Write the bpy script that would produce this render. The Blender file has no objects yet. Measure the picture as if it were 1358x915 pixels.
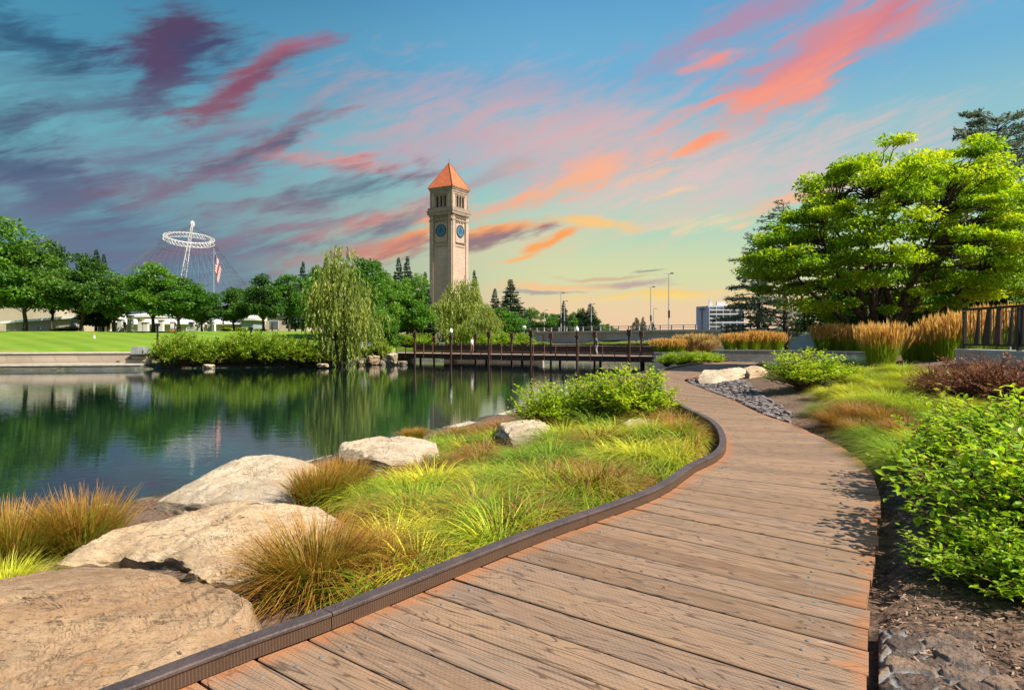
import bpy, bmesh, math, random
import numpy as np
from mathutils import Vector, noise as mnoise
R = math.radians
rng = np.random.default_rng(7)
random.seed(7)
scn = bpy.context.scene

# ------------------------------------------------------------------ camera, sky, sun, exposure
F = 905.0; HOR = 447.0; CH = 1.5            # focal length in photo pixels, horizon row, eye height
cam_d = bpy.data.cameras.new("camera"); cam = bpy.data.objects.new("camera", cam_d)
scn.collection.objects.link(cam); scn.camera = cam
cam.location = (0, 0, CH); cam.rotation_euler = (R(90), 0, 0)
cam_d.sensor_width = 36; cam_d.lens = 36 * F / 1358
cam_d.shift_y = -(457.5 - HOR) / 1358
cam_d.clip_start = 0.05; cam_d.clip_end = 6000

SUN = Vector((0.85, -0.53, 0)).normalized(); SUN_EL = R(47)
sd = bpy.data.lights.new("sun", 'SUN'); sun = bpy.data.objects.new("sun", sd); scn.collection.objects.link(sun)
sdir = Vector((SUN.x * math.cos(SUN_EL), SUN.y * math.cos(SUN_EL), math.sin(SUN_EL)))
sun.rotation_euler = sdir.to_track_quat('Z', 'Y').to_euler()
sun.location = (20, -20, 30)
sd.energy = 5.0; sd.angle = R(0.53); sd.color = (1.0, 0.93, 0.80)
scn.view_settings.view_transform = 'Standard'; scn.view_settings.look = 'None'
scn.view_settings.exposure = 0.75; scn.view_settings.gamma = 1.0
scn.view_settings.use_curve_mapping = False
scn.render.resolution_x = 1024; scn.render.resolution_y = 689
scn.cycles.max_bounces = 6; scn.cycles.transparent_max_bounces = 8
scn.cycles.diffuse_bounces = 3; scn.cycles.glossy_bounces = 3; scn.cycles.transmission_bounces = 4
scn.cycles.caustics_reflective = False; scn.cycles.caustics_refractive = False
scn.cycles.sample_clamp_indirect = 6
scn.cycles.use_denoising = True

def lin(c):
    return tuple((x / 255 / 12.92) if x / 255 <= 0.04045 else ((x / 255 + 0.055) / 1.055) ** 2.4 for x in c) + (1.0,)

def make_world():
    w = bpy.data.worlds.new("World"); scn.world = w; w.use_nodes = True
    nt = w.node_tree; N = nt.nodes; L = nt.links; N.clear()
    def n(t, **k):
        x = N.new(t)
        for a, b in k.items(): setattr(x, a, b)
        return x
    def math_(op, a, b=None, clamp=False):
        m = n('ShaderNodeMath', operation=op, use_clamp=clamp)
        for i, v in enumerate((a, b)):
            if v is None: continue
            if isinstance(v, (int, float)): m.inputs[i].default_value = v
            else: L.new(v, m.inputs[i])
        return m.outputs[0]
    def mr(v, a, b, c=0, d=1, smooth=True):
        m = n('ShaderNodeMapRange', interpolation_type='SMOOTHSTEP' if smooth else 'LINEAR')
        L.new(v, m.inputs[0])
        for i, x in zip((1, 2, 3, 4), (a, b, c, d)): m.inputs[i].default_value = x
        return m.outputs[0]
    def mix(f, a, b):
        m = n('ShaderNodeMix', data_type='RGBA')
        for s, v in ((m.inputs[0], f), (m.inputs[6], a), (m.inputs[7], b)):
            if isinstance(v, (int, float)): s.default_value = v
            elif isinstance(v, tuple): s.default_value = v
            else: L.new(v, s)
        return m.outputs[2]
    tc = n('ShaderNodeTexCoord'); sep = n('ShaderNodeSeparateXYZ'); L.new(tc.outputs['Generated'], sep.inputs[0])
    X, Y, Z = sep.outputs
    az = math_('MULTIPLY', math_('ARCTAN2', X, Y), 180 / math.pi)      # degrees to the right of north
    hl = math_('SQRT', math_('ADD', math_('MULTIPLY', X, X), math_('MULTIPLY', Y, Y)))
    el = math_('MULTIPLY', math_('ARCTAN2', Z, hl), 180 / math.pi)
    def ramp(v, stops):
        r = n('ShaderNodeValToRGB'); L.new(v, r.inputs[0]); cr = r.color_ramp
        cr.interpolation = 'EASE'
        while len(cr.elements) < len(stops): cr.elements.new(0.5)
        for e, (p, c) in zip(cr.elements, stops): e.position = p; e.color = lin(c)
        return r.outputs[0]
    e01 = math_('DIVIDE', el, 30, True)
    right = ramp(e01, [(0, (240, 200, 168)), (.07, (238, 208, 166)), (.17, (214, 219, 172)), (.30, (176, 214, 190)), (.48, (148, 196, 205)), (.7, (112, 176, 212)), (1, (82, 150, 200))])
    left = ramp(e01, [(0, (135, 150, 165)), (.15, (98, 132, 156)), (.30, (112, 154, 168)), (.5, (108, 170, 186)), (.7, (78, 146, 178)), (1, (44, 108, 152))])
    base = mix(mr(az, -30, 6), left, right)
    # warped coordinates for the clouds
    cv = n('ShaderNodeCombineXYZ'); L.new(az, cv.inputs[0]); L.new(el, cv.inputs[1])
    nz = n('ShaderNodeTexNoise'); nz.inputs['Scale'].default_value = .13; nz.inputs['Detail'].default_value = 5; nz.inputs['Roughness'].default_value = .55
    st = n('ShaderNodeMapping', vector_type='TEXTURE'); st.inputs['Scale'].default_value = (1.8, .66, 1); st.inputs['Rotation'].default_value = (0, 0, R(20)); L.new(cv.outputs[0], st.inputs[0]); L.new(st.outputs[0], nz.inputs['Vector'])
    sub = n('ShaderNodeVectorMath', operation='SUBTRACT'); L.new(nz.outputs['Color'], sub.inputs[0]); sub.inputs[1].default_value = (.5, .5, .5)
    wsc = n('ShaderNodeVectorMath', operation='MULTIPLY'); L.new(sub.outputs[0], wsc.inputs[0]); wsc.inputs[1].default_value = (8, 4, 0)
    wp = n('ShaderNodeVectorMath', operation='ADD'); L.new(cv.outputs[0], wp.inputs[0]); L.new(wsc.outputs[0], wp.inputs[1])
    n2 = n('ShaderNodeTexNoise'); n2.inputs['Scale'].default_value = .42; n2.inputs['Detail'].default_value = 7; n2.inputs['Roughness'].default_value = .62; n2.inputs['Distortion'].default_value = .6
    st2 = n('ShaderNodeMapping', vector_type='TEXTURE'); st2.inputs['Scale'].default_value = (2.7, .62, 1); st2.inputs['Rotation'].default_value = (0, 0, R(17)); L.new(cv.outputs[0], st2.inputs[0]); L.new(st2.outputs[0], n2.inputs['Vector'])
    n3 = n('ShaderNodeTexNoise'); n3.inputs['Scale'].default_value = 1.3; n3.inputs['Detail'].default_value = 5; L.new(st2.outputs[0], n3.inputs['Vector'])
    fine = math_('ADD', math_('MULTIPLY', math_('SUBTRACT', n2.outputs['Fac'], .5), 3.4), math_('MULTIPLY', math_('SUBTRACT', n3.outputs['Fac'], .5), 1.1))
    col = base
    # broad thin veils
    def cloud(px, py, rx, ry, ang, c, dens, soft=.25, nk=1.0, c2=None):
        nonlocal col
        a = math.degrees(math.atan((px - 679) / F)); hy = math.hypot(1, (px - 679) / F)
        e = math.degrees(math.atan((HOR - py) / F / hy)); k = math.degrees(1 / F)
        m = n('ShaderNodeMapping', vector_type='TEXTURE'); L.new(wp.outputs[0], m.inputs[0])
        m.inputs['Location'].default_value = (a, e, 0); m.inputs['Rotation'].default_value = (0, 0, R(ang)); m.inputs['Scale'].default_value = (rx * k, ry * k, 1)
        ln = n('ShaderNodeVectorMath', operation='LENGTH'); L.new(m.outputs[0], ln.inputs[0])
        dd = n('ShaderNodeMath', operation='MULTIPLY_ADD'); L.new(fine, dd.inputs[0]); dd.inputs[1].default_value = nk; L.new(ln.outputs['Value'], dd.inputs[2])
        f = mr(dd.outputs[0], 1.3, soft, 0, dens)
        if c2:
            sy = n('ShaderNodeSeparateXYZ'); L.new(m.outputs[0], sy.inputs[0])
            cc = mix(mr(math_('ADD', sy.outputs[1], fine), -.9, .7), lin(c2), lin(c))
        else: cc = lin(c)
        col = mix(f, col, cc)
    PLUM = (88, 62, 92); MAR = (152, 92, 108); SLATE = (78, 92, 120); SAL = (240, 150, 130); OR = (255, 160, 88); COR = (255, 140, 112)
    C = cloud
    C(90, 290, 260, 60, -12, (92, 106, 136), .8, -.4, .9); C(210, 210, 240, 60, 16, (120, 122, 148), .75, -.5, .9); C(60, 110, 160, 34, 20, (80, 112, 140), .6, -.4, .9); C(420, 130, 140, 26, 20, (134, 150, 172), .5, -.4, .9); C(430, 270, 200, 50, 8, (150, 150, 166), .55, -.4, .9); C(300, 325, 230, 30, 6, (116, 116, 140), .55, -.2, 1.0); C(60, 240, 130, 26, -18, (80, 100, 132), .6, -.2)
    C(780, 180, 360, 74, -4, (236, 176, 172), .9, -.6, .6); C(560, 190, 200, 50, 6, (196, 160, 176), .6, -.5, .8); C(720, 320, 200, 40, 4, (246, 206, 150), .5, -.5, .5); C(640, 120, 240, 30, 2, (150, 160, 190), .4, -.4, .6)
    C(930, 245, 310, 60, 5, (236, 198, 188), .85, -.5, .6); C(1120, 240, 220, 40, 0, (190, 188, 206), .5, -.4, .6); C(700, 230, 160, 34, 8, (206, 176, 182), .6, -.4, .7)
    C(40, 50, 76, 30, -5, (46, 74, 106), .8, -.1); C(0, 180, 60, 40, 0, (60, 88, 118), .65, -.2)
    C(236, 62, 84, 36, 14, PLUM, .95, .25, .6, (66, 70, 108)); C(215, 95, 50, 34, 60, (92, 72, 104), .8, .1, .6); C(150, 130, 150, 18, 22, (90, 96, 126), .55, -.2)
    C(355, 92, 86, 17, 28, MAR, .92, .25, .6, (116, 80, 108)); C(285, 130, 76, 17, 30, (138, 82, 104), .85, .1, .7); C(400, 62, 50, 12, 14, (176, 96, 116), .6, -.1, .7)
    C(340, 190, 110, 14, 22, (140, 92, 112), .85, .0, .8, SLATE); C(240, 240, 110, 20, 18, (130, 100, 122), .65, -.1); C(150, 225, 110, 12, 24, (96, 104, 132), .45, -.2); C(380, 160, 90, 8, 20, (110, 110, 136), .5, -.2)
    C(445, 212, 86, 12, -2, (230, 142, 134), .85, .0, .8, (170, 122, 130)); C(470, 240, 110, 18, 14, (86, 110, 130), .75, -.1, 1.0); C(380, 268, 120, 14, 10, (126, 108, 128), .6, -.1); C(400, 300, 120, 12, 12, (150, 116, 130), .6, -.1)
    C(500, 300, 110, 17, 12, (214, 140, 130), .85, .0, .8, (120, 112, 134)); C(540, 326, 80, 14, 20, OR, .92, .2, .8, (150, 116, 124)); C(470, 335, 110, 12, 8, (196, 132, 128), .6, -.1)
    C(640, 240, 80, 16, 26, (160, 160, 168), .55, -.2); C(660, 275, 110, 15, 16, (246, 172, 142), .8, .0); C(780, 215, 90, 12, 4, (246, 178, 150), .6, -.2)
    C(672, 306, 86, 13, 14, OR, .95, .2, .8, (146, 118, 126)); C(733, 320, 40, 9, 22, (255, 162, 86), .95, .2, .7); C(690, 345, 30, 6, 10, (255, 180, 110), .8, .1, .7); C(760, 290, 40, 10, -10, (255, 200, 120), .85, .1, .8)
    C(800, 296, 46, 9, -15, (255, 200, 120), .8, .0, .8); C(760, 240, 100, 11, 16, (250, 182, 140), .75, -.1); C(855, 232, 50, 8, 10, (252, 190, 150), .6, -.1)
    C(922, 186, 46, 11, 20, (255, 160, 118), .95, .2, .7); C(890, 198, 30, 7, 16, (255, 170, 130), .8, .1, .7); C(820, 220, 70, 8, 6, (250, 182, 152), .5, -.2)
    C(990, 30, 140, 30, 12, (184, 140, 168), .8, -.1, .8); C(1100, 66, 165, 44, 20, (214, 140, 148), .8, -.3, .8); C(1115, 58, 130, 30, 24, (238, 134, 126), .88, -.2, 1.0, (196, 132, 152)); C(1170, 28, 60, 24, 40, (206, 124, 144), .7, .0, .7)
    C(1060, 100, 120, 24, 20, (250, 148, 126), .86, -.2, 1.0, (246, 160, 140)); C(1000, 132, 90, 26, 10, (250, 156, 132), .86, -.2, 1.0); C(950, 74, 46, 8, 8, (250, 150, 132), .8, .0, .7); C(1060, 60, 90, 20, 20, (206, 140, 156), .6, -.1, .7)
    C(1040, 275, 80, 10, 14, (250, 186, 150), .8, .0, .8); C(960, 298, 60, 7, 5, (252, 214, 170), .7, -.1); C(880, 262, 40, 6, 4, (252, 206, 160), .7, .0)
    C(880, 392, 130, 8, 3, (255, 206, 112), .9, .0, .6, (255, 222, 120)); C(835, 377, 60, 6, 0, (190, 158, 160), .85, .1, .5); C(1000, 396, 60, 6, 6, (252, 206, 130), .7, .0, .6)
    C(720, 380, 80, 7, 0, (250, 196, 140), .8, .0, .6); C(715, 387, 55, 3, -1, (150, 150, 160), .7, .1, .4); C(795, 365, 60, 3.5, 0, (215, 165, 140), .7, .1, .5); C(850, 357, 26, 2.5, 0, (130, 130, 140), .7, .1, .3)
    sky = n('ShaderNodeTexSky', sky_type='NISHITA'); sky.sun_disc = False
    sky.sun_elevation = SUN_EL; sky.sun_rotation = math.atan2(SUN.x, SUN.y)
    ns = n('ShaderNodeMixRGB', blend_type='MULTIPLY'); ns.inputs[0].default_value = 1; L.new(sky.outputs[0], ns.inputs[1]); ns.inputs[2].default_value = (1.0, 1.0, 1.0, 1)
    up = mr(el, 28, 50)
    # gradient and clouds are in display units; the sky texture is at strength 0.1
    g = n('ShaderNodeMixRGB', blend_type='MULTIPLY'); g.inputs[0].default_value = 1; L.new(col, g.inputs[1]); k = 10 * 0.595; g.inputs[2].default_value = (k, k, k, 1)
    fin = mix(up, g.outputs[0], ns.outputs[0])
    bg = n('ShaderNodeBackground'); bg.inputs['Strength'].default_value = 0.1; L.new(fin, bg.inputs[0])
    o = n('ShaderNodeOutputWorld'); L.new(bg.outputs[0], o.inputs[0])
    w.cycles.sampling_method = 'MANUAL'; w.cycles.sample_map_resolution = 512
make_world()

# ------------------------------------------------------------------ helpers
def G(px, py, z=0.0):
    d = (CH - z) * F / (py - HOR); return ((px - 679) / F * d, d, z)
def AT(px, py, d):
    return ((px - 679) / F * d, d, CH + (HOR - py) / F * d)
def tag(o, label=None, cat=None, group=None, kind=None):
    if label: o['label'] = label
    if cat: o['category'] = cat
    if group: o['group'] = group
    if kind: o['kind'] = kind
    elif cat: o['kind'] = 'thing'
    return o
def empty(name, loc, rz=0.0, label=None, cat=None, group=None):
    o = bpy.data.objects.new(name, None); scn.collection.objects.link(o); o.location = loc; o.rotation_euler = (0, 0, rz)
    o.empty_display_size = .2
    return tag(o, label, cat, group)
def copy_tree(o, loc=None, rz=None, sc=None, label=None, parent=None):
    c = o.copy(); scn.collection.objects.link(c); c.parent = parent
    if loc is not None: c.location = loc
    if rz is not None: c.rotation_euler = (0, 0, rz)
    if sc is not None: c.scale = sc if hasattr(sc, '__len__') else (sc, sc, sc)
    if label: c['label'] = label
    for ch in list(o.children): copy_tree(ch, parent=c)
    return c

class MB:
    """collects vertices and faces; build() links them as one mesh object"""
    def __init__(s): s.v = []; s.f = []; s.fx = []; s.m = []; s.n = 0
    def add(s, v, f, fx=None, m=0):
        v = np.asarray(v, float).reshape(-1, 3)
        s.v.append(v); s.fx.append(np.zeros((len(v), 3)) if fx is None else np.asarray(fx, float).reshape(-1, 3))
        f = [tuple(int(i) + s.n for i in q) for q in f] if not isinstance(f, np.ndarray) else f + s.n
        s.f.append(f); s.m.append(m); s.n += len(v); return s
    def box(s, c, d, rz=0, m=0, fx=None, taper=1.0):
        x, y, z = [k / 2 for k in d]; t = taper
        v = np.array([(-x, -y, -z), (x, -y, -z), (x, y, -z), (-x, y, -z), (-x * t, -y * t, z), (x * t, -y * t, z), (x * t, y * t, z), (-x * t, y * t, z)])
        if rz: v = rot(v, rz)
        s.add(v + np.array(c), [(0, 3, 2, 1), (4, 5, 6, 7), (0, 1, 5, 4), (1, 2, 6, 5), (2, 3, 7, 6), (3, 0, 4, 7)], fx=fx, m=m); return s
    def tube(s, pts, rad, n=6, m=0, caps=True, fx=None):
        P = np.asarray(pts, float); k = len(P); rad = np.broadcast_to(np.asarray(rad, float), (k,))
        T = np.gradient(P, axis=0); T /= np.linalg.norm(T, axis=1)[:, None] + 1e-9
        ref = np.array([0.31, 0.17, .93]) if abs(T[0][2]) < .9 else np.array([1., 0.1, 0])
        A = np.cross(T, ref); A /= np.linalg.norm(A, axis=1)[:, None] + 1e-9; B = np.cross(T, A)
        th = np.arange(n) / n * 2 * np.pi
        V = P[:, None] + rad[:, None, None] * (np.cos(th)[None, :, None] * A[:, None] + np.sin(th)[None, :, None] * B[:, None])
        i = np.arange(k - 1)[:, None] * n; j = np.arange(n)[None]
        f = np.stack([i + j, i + (j + 1) % n, i + n + (j + 1) % n, i + n + j], -1).reshape(-1, 4)
        s.add(V, f, m=m, fx=None if fx is None else np.tile(fx, (k * n, 1)))
        if caps: s.add(np.vstack([V[0], V[-1]]), [tuple(range(n))[::-1], tuple(range(n, 2 * n))], m=m, fx=None if fx is None else np.tile(fx, (2 * n, 1)))
        return s
    def lathe(s, prof, n=24, m=0, c=(0, 0, 0)):
        pr = np.array(prof, float); th = np.arange(n) / n * 2 * np.pi
        V = np.stack([pr[:, 0][:, None] * np.cos(th), pr[:, 0][:, None] * np.sin(th), np.repeat(pr[:, 1][:, None], n, 1)], -1) + np.array(c)
        k = len(pr); i = np.arange(k - 1)[:, None] * n; j = np.arange(n)[None]
        s.add(V, np.stack([i + j, i + (j + 1) % n, i + n + (j + 1) % n, i + n + j], -1).reshape(-1, 4), m=m); return s
    def build(s, name, mats, parent=None, smooth=False, loc=None):
        me = bpy.data.meshes.new(name)
        V = np.vstack(s.v); nf = sum(len(f) for f in s.f)
        lt = np.concatenate([np.full(len(f), f.shape[1]) if isinstance(f, np.ndarray) else np.array([len(q) for q in f]) for f in s.f]).astype(np.int32)
        li = np.concatenate([f.ravel() if isinstance(f, np.ndarray) else np.array([i for q in f for i in q]) for f in s.f]).astype(np.int32)
        me.vertices.add(len(V)); me.vertices.foreach_set('co', V.astype(np.float32).ravel())
        me.loops.add(len(li)); me.loops.foreach_set('vertex_index', li)
        me.polygons.add(nf); me.polygons.foreach_set('loop_start', np.concatenate([[0], np.cumsum(lt)[:-1]]).astype(np.int32))
        mi = np.concatenate([np.full(len(f), m) for f, m in zip(s.f, s.m)]).astype(np.int32)
        me.polygons.foreach_set('material_index', mi)
        a = me.attributes.new('fx', 'FLOAT_VECTOR', 'POINT'); a.data.foreach_set('vector', np.vstack(s.fx).astype(np.float32).ravel())
        me.update(calc_edges=True); me.validate()
        me.polygons.foreach_set('use_smooth', np.full(nf, bool(smooth)))
        for mt in (mats if isinstance(mats, (list, tuple)) else [mats]): me.materials.append(mt)
        o = bpy.data.objects.new(name, me); scn.collection.objects.link(o); o.parent = parent
        if loc is not None: o.location = loc
        return o
def rot(v, a):
    c, s_ = math.cos(a), math.sin(a); v = np.asarray(v, float)
    return np.stack([v[..., 0] * c - v[..., 1] * s_, v[..., 0] * s_ + v[..., 1] * c, v[..., 2]], -1)
def unit(v): return v / (np.linalg.norm(v, axis=-1, keepdims=True) + 1e-9)

# leaf templates: x = across, y = along, z = up
LEAF4 = (np.array([(0, 0, 0), (.32, .45, .07), (0, 1, -.05), (-.32, .45, .07)]), np.array([(0, 1, 2, 3)]))
LEAF8 = (np.array([(0, 0, 0), (.18, .22, .05), (.26, .5, .07), (.16, .78, .02), (0, 1, -.14), (-.16, .78, .02), (-.26, .5, .07), (-.18, .22, .05), (0, .25, 0), (0, .52, 0), (0, .8, -.04)]),
         [(0, 1, 8), (8, 1, 2, 9), (9, 2, 3, 10), (10, 3, 4), (0, 8, 7), (8, 9, 6, 7), (9, 10, 5, 6), (10, 4, 5)])
def leaves(mb, P, D, U, S, tint, tmpl=LEAF4, m=0, yv=0.0):
    """P positions, D axis, U up hint, S sizes"""
    P = np.asarray(P); D = unit(np.asarray(D)); n = len(P)
    X = unit(np.cross(D, U)); Z = np.cross(X, D)
    T, Fc = tmpl; k = len(T)
    V = P[:, None] + S[:, None, None] * (T[None, :, 0, None] * X[:, None] + T[None, :, 1, None] * D[:, None] + T[None, :, 2, None] * Z[:, None])
    fx = np.zeros((n, k, 3)); fx[:, :, 0] = tint[:, None]; fx[:, :, 1] = T[None, :, 1]; fx[:, :, 2] = yv
    base = np.arange(n)[:, None, None] * k
    if isinstance(Fc, np.ndarray): mb.add(V, (base + Fc[None]).reshape(-1, Fc.shape[1]), fx, m)
    else:
        q = np.array([f for f in Fc if len(f) == 4]); t = np.array([f for f in Fc if len(f) == 3])
        mb.add(V, (base + q[None]).reshape(-1, 4), fx, m)
        s0 = mb.n; mb.f.append((base + t[None]).reshape(-1, 3) + s0 - n * k); mb.m.append(m)
        mb.v.append(np.zeros((0, 3))); mb.fx.append(np.zeros((0, 3)))
    return mb
def blades(mb, base, az, L, lean, droop, w, tint, seg=5, m=0, side=None):
    """grass blades: base (n,3), az direction, L length, lean 0..1 horizontal share, droop curvature"""
    n = len(base); t = np.linspace(0, 1, seg)[None]
    h = np.stack([np.cos(az), np.sin(az), np.zeros(n)], -1)
    hx = (lean[:, None] * t + droop[:, None] * .75 * t ** 2.2) * L[:, None]
    hz = (np.sqrt(np.clip(1 - lean ** 2, .05, 1))[:, None] * t - droop[:, None] * .8 * t ** 2.6) * L[:, None]
    C = base[:, None] + h[:, None] * hx[..., None]; C[..., 2] += hz
    sd_ = np.stack([-np.sin(az), np.cos(az), np.zeros(n)], -1)
    tw = rng.uniform(-.9, .9, n); sd_ = sd_ * np.cos(tw)[:, None] + h * np.sin(tw)[:, None]
    ww = w[:, None] * (1 - t ** 2 * .9) * .5
    V = np.stack([C - sd_[:, None] * ww[..., None], C + sd_[:, None] * ww[..., None]], 2)
    fx = np.zeros((n, seg, 2, 3)); fx[..., 0] = tint[:, None, None]; fx[..., 1] = t[..., None]
    b = np.arange(n)[:, None] * seg * 2 + np.arange(seg - 1)[None] * 2
    f = np.stack([b, b + 1, b + 3, b + 2], -1).reshape(-1, 4)
    mb.add(V, f, fx, m); return C

# ------------------------------------------------------------------ materials
MATS = {}
class NT:
    def __init__(s, name):
        s.mat = bpy.data.materials.new(name); s.mat.use_nodes = True; s.t = s.mat.node_tree; s.N = s.t.nodes; s.L = s.t.links
        s.N.clear(); s.out = s.N.new('ShaderNodeOutputMaterial'); MATS[name] = s.mat
    def n(s, t, ins=None, **k):
        x = s.N.new(t)
        for a, b in k.items(): setattr(x, a, b)
        for a, b in (ins or {}).items(): s.set(x.inputs[a], b)
        return x
    def set(s, sock, v):
        if hasattr(v, 'links') or isinstance(v, bpy.types.NodeSocket): s.L.new(v, sock)
        else: sock.default_value = v
    def math(s, op, a, b=0.0, clamp=False):
        m = s.n('ShaderNodeMath', operation=op, use_clamp=clamp); s.set(m.inputs[0], a); s.set(m.inputs[1], b); return m.outputs[0]
    def mr(s, v, a, b, c=0., d=1.):
        m = s.n('ShaderNodeMapRange', interpolation_type='SMOOTHSTEP'); s.set(m.inputs[0], v)
        for i, x in zip((1, 2, 3, 4), (a, b, c, d)): m.inputs[i].default_value = x
        return m.outputs[0]
    def mix(s, f, a, b, mode='MIX'):
        m = s.n('ShaderNodeMix', data_type='RGBA', blend_type=mode); s.set(m.inputs[0], f); s.set(m.inputs[6], c4(a)); s.set(m.inputs[7], c4(b)); return m.outputs[2]
    def ramp(s, v, stops):
        r = s.n('ShaderNodeValToRGB'); s.set(r.inputs[0], v); cr = r.color_ramp
        while len(cr.elements) < len(stops): cr.elements.new(.5)
        for e, (p, c) in zip(cr.elements, stops): e.position = p; e.color = c4(c)
        return r.outputs[0]
    def noise(s, scale, detail=4, rough=.55, vec=None, dist=0.0, out='Fac'):
        x = s.n('ShaderNodeTexNoise', {'Scale': scale, 'Detail': detail, 'Roughness': rough, 'Distortion': dist})
        if vec is not None: s.set(x.inputs['Vector'], vec)
        return x.outputs[out]
    def obj(s): return s.n('ShaderNodeTexCoord').outputs['Object']
    def geo(s): return s.n('ShaderNodeNewGeometry').outputs['Position']
    def uv(s): return s.n('ShaderNodeTexCoord').outputs['UV']
    def mapv(s, v, sc=(1, 1, 1), ro=(0, 0, 0)):
        m = s.n('ShaderNodeMapping', {'Vector': v}); m.inputs['Scale'].default_value = sc; m.inputs['Rotation'].default_value = ro; return m.outputs[0]
    def fx(s):
        a = s.n('ShaderNodeAttribute', attribute_name='fx'); p = s.n('ShaderNodeSeparateXYZ', {0: a.outputs['Vector']}); return p.outputs
    def bump(s, h, st=.3, d=.02, nrm=None):
        b = s.n('ShaderNodeBump', {'Height': h, 'Strength': st, 'Distance': d})
        if nrm is not None: s.set(b.inputs['Normal'], nrm)
        return b.outputs[0]
    def pbr(s, col, rough=.7, metal=0., nrm=None, spec=.5):
        p = s.n('ShaderNodeBsdfPrincipled', {'Base Color': c4(col), 'Roughness': rough, 'Metallic': metal, 'Specular IOR Level': spec})
        if nrm is not None: s.set(p.inputs['Normal'], nrm)
        s.L.new(p.outputs[0], s.out.inputs[0]); return p
def c4(c):
    if isinstance(c, (tuple, list)) and len(c) == 3: return (*c, 1.0)
    return c
def M_plain(name, col, rough=.6, metal=0., var=.25, scale=3., bump=.15, bscale=40, bd=.004):
    k = NT(name); o = k.obj(); nz = k.noise(scale, 5, .6, o)
    c = k.mix(k.mr(nz, .25, .75), tuple(x * (1 - var) for x in col), tuple(min(1, x * (1 + var)) for x in col))
    k.pbr(c, rough, metal, k.bump(k.noise(bscale, 3, .6, o), bump, bd)); return k.mat
def M_leaf(name, stops, transl=.35, rough=.45, tcol=None, spread=1.0, tip=None, spec=.35):
    """stops: colour over the per-leaf tint; tip: (colour, from) blends in along the leaf/blade"""
    k = NT(name); f = k.fx()
    oi = k.n('ShaderNodeObjectInfo').outputs['Random']
    t = k.math('ADD', f[0], k.math('MULTIPLY', k.math('SUBTRACT', oi, .5), .18))
    c = k.ramp(t, stops)
    if tip: c = k.mix(k.mr(f[1], tip[1], tip[2], 0, tip[3]), c, tip[0])
    p = k.n('ShaderNodeBsdfPrincipled', {'Base Color': c, 'Roughness': rough, 'Specular IOR Level': spec})
    tc = k.mix(.5, c, (1.0, .95, .25), 'MULTIPLY'); tc = k.mix(1.0, tc, (1.9, 1.9, 1.9), 'MULTIPLY')
    tr = k.n('ShaderNodeBsdfTranslucent', {'Color': tc})
    ms = k.n('ShaderNodeMixShader', {0: transl}); k.L.new(p.outputs[0], ms.inputs[1]); k.L.new(tr.outputs[0], ms.inputs[2]); k.L.new(ms.outputs[0], k.out.inputs[0])
    return k.mat

# ------------------------------------------------------------------ plan of the place
PAIRS = [((-330, 1300), (900, 1900)), ((235, 915), None), ((463, 826), None), ((700, 726), None), ((869, 662), (1163, 715)), ((920, 628), (1166, 655)), ((955, 609), (1153, 622)),
         ((963, 592), (1122, 596)), ((955, 572), (1079, 575)), ((937, 558), (1045, 561)), ((905, 542), (1010, 549)), ((885, 525), (975, 532)), ((872, 508), (936, 517)),
         ((876, 497), (907, 503)), ((891, 489), (935, 497)), ((948, 480.5), (985, 487)), ((1022, 474.5), (1060, 480)), ((1120, 468.5), (1165, 473))]
def line_hit(l, w, r0, rd):
    A = np.array([[w[0], -rd[0]], [w[1], -rd[1]]]); s_ = np.linalg.solve(A, np.array(r0) - np.array(l)); return tuple(np.array(l) + s_[0] * np.array(w))
Ln, Rn = [], []
R0 = (1.51, 2.9); RD = (.46, .89)
for a, b in PAIRS:
    if b is None:
        l = G(*a)[:2]; Ln.append(l); Rn.append(line_hit(l, (.78, -.63), R0, RD))
    elif a[0] < -300:
        l1 = np.array(G(235, 915)[:2]); l = l1 - np.array([.607, .793]) * 2.6; Ln.append(tuple(l)); Rn.append(line_hit(l, (.78, -.63), R0, RD))
    else: Ln.append(G(*a)[:2]); Rn.append(G(*b)[:2])
Ln, Rn = np.array(Ln), np.array(Rn)
def spline(P, k=10):
    P = np.asarray(P, float); Q = np.vstack([2 * P[0] - P[1], P, 2 * P[-1] - P[-2]]); out = []
    for i in range(1, len(Q) - 2):
        for t in np.arange(k) / k:
            a, b, c, d = Q[i - 1:i + 3]
            out.append(.5 * (2 * b + (c - a) * t + (2 * a - 5 * b + 4 * c - d) * t * t + (3 * b - a - 3 * c + d) * t ** 3))
    out.append(P[-1]); return np.array(out)
Ls, Rs = spline(Ln), spline(Rn)
Cs = (Ls + Rs) / 2; arc = np.concatenate([[0], np.cumsum(np.linalg.norm(np.diff(Cs, axis=0), axis=1))])
def edge(P, s): return np.stack([np.interp(s, arc, P[:, 0]), np.interp(s, arc, P[:, 1])], -1)

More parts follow.
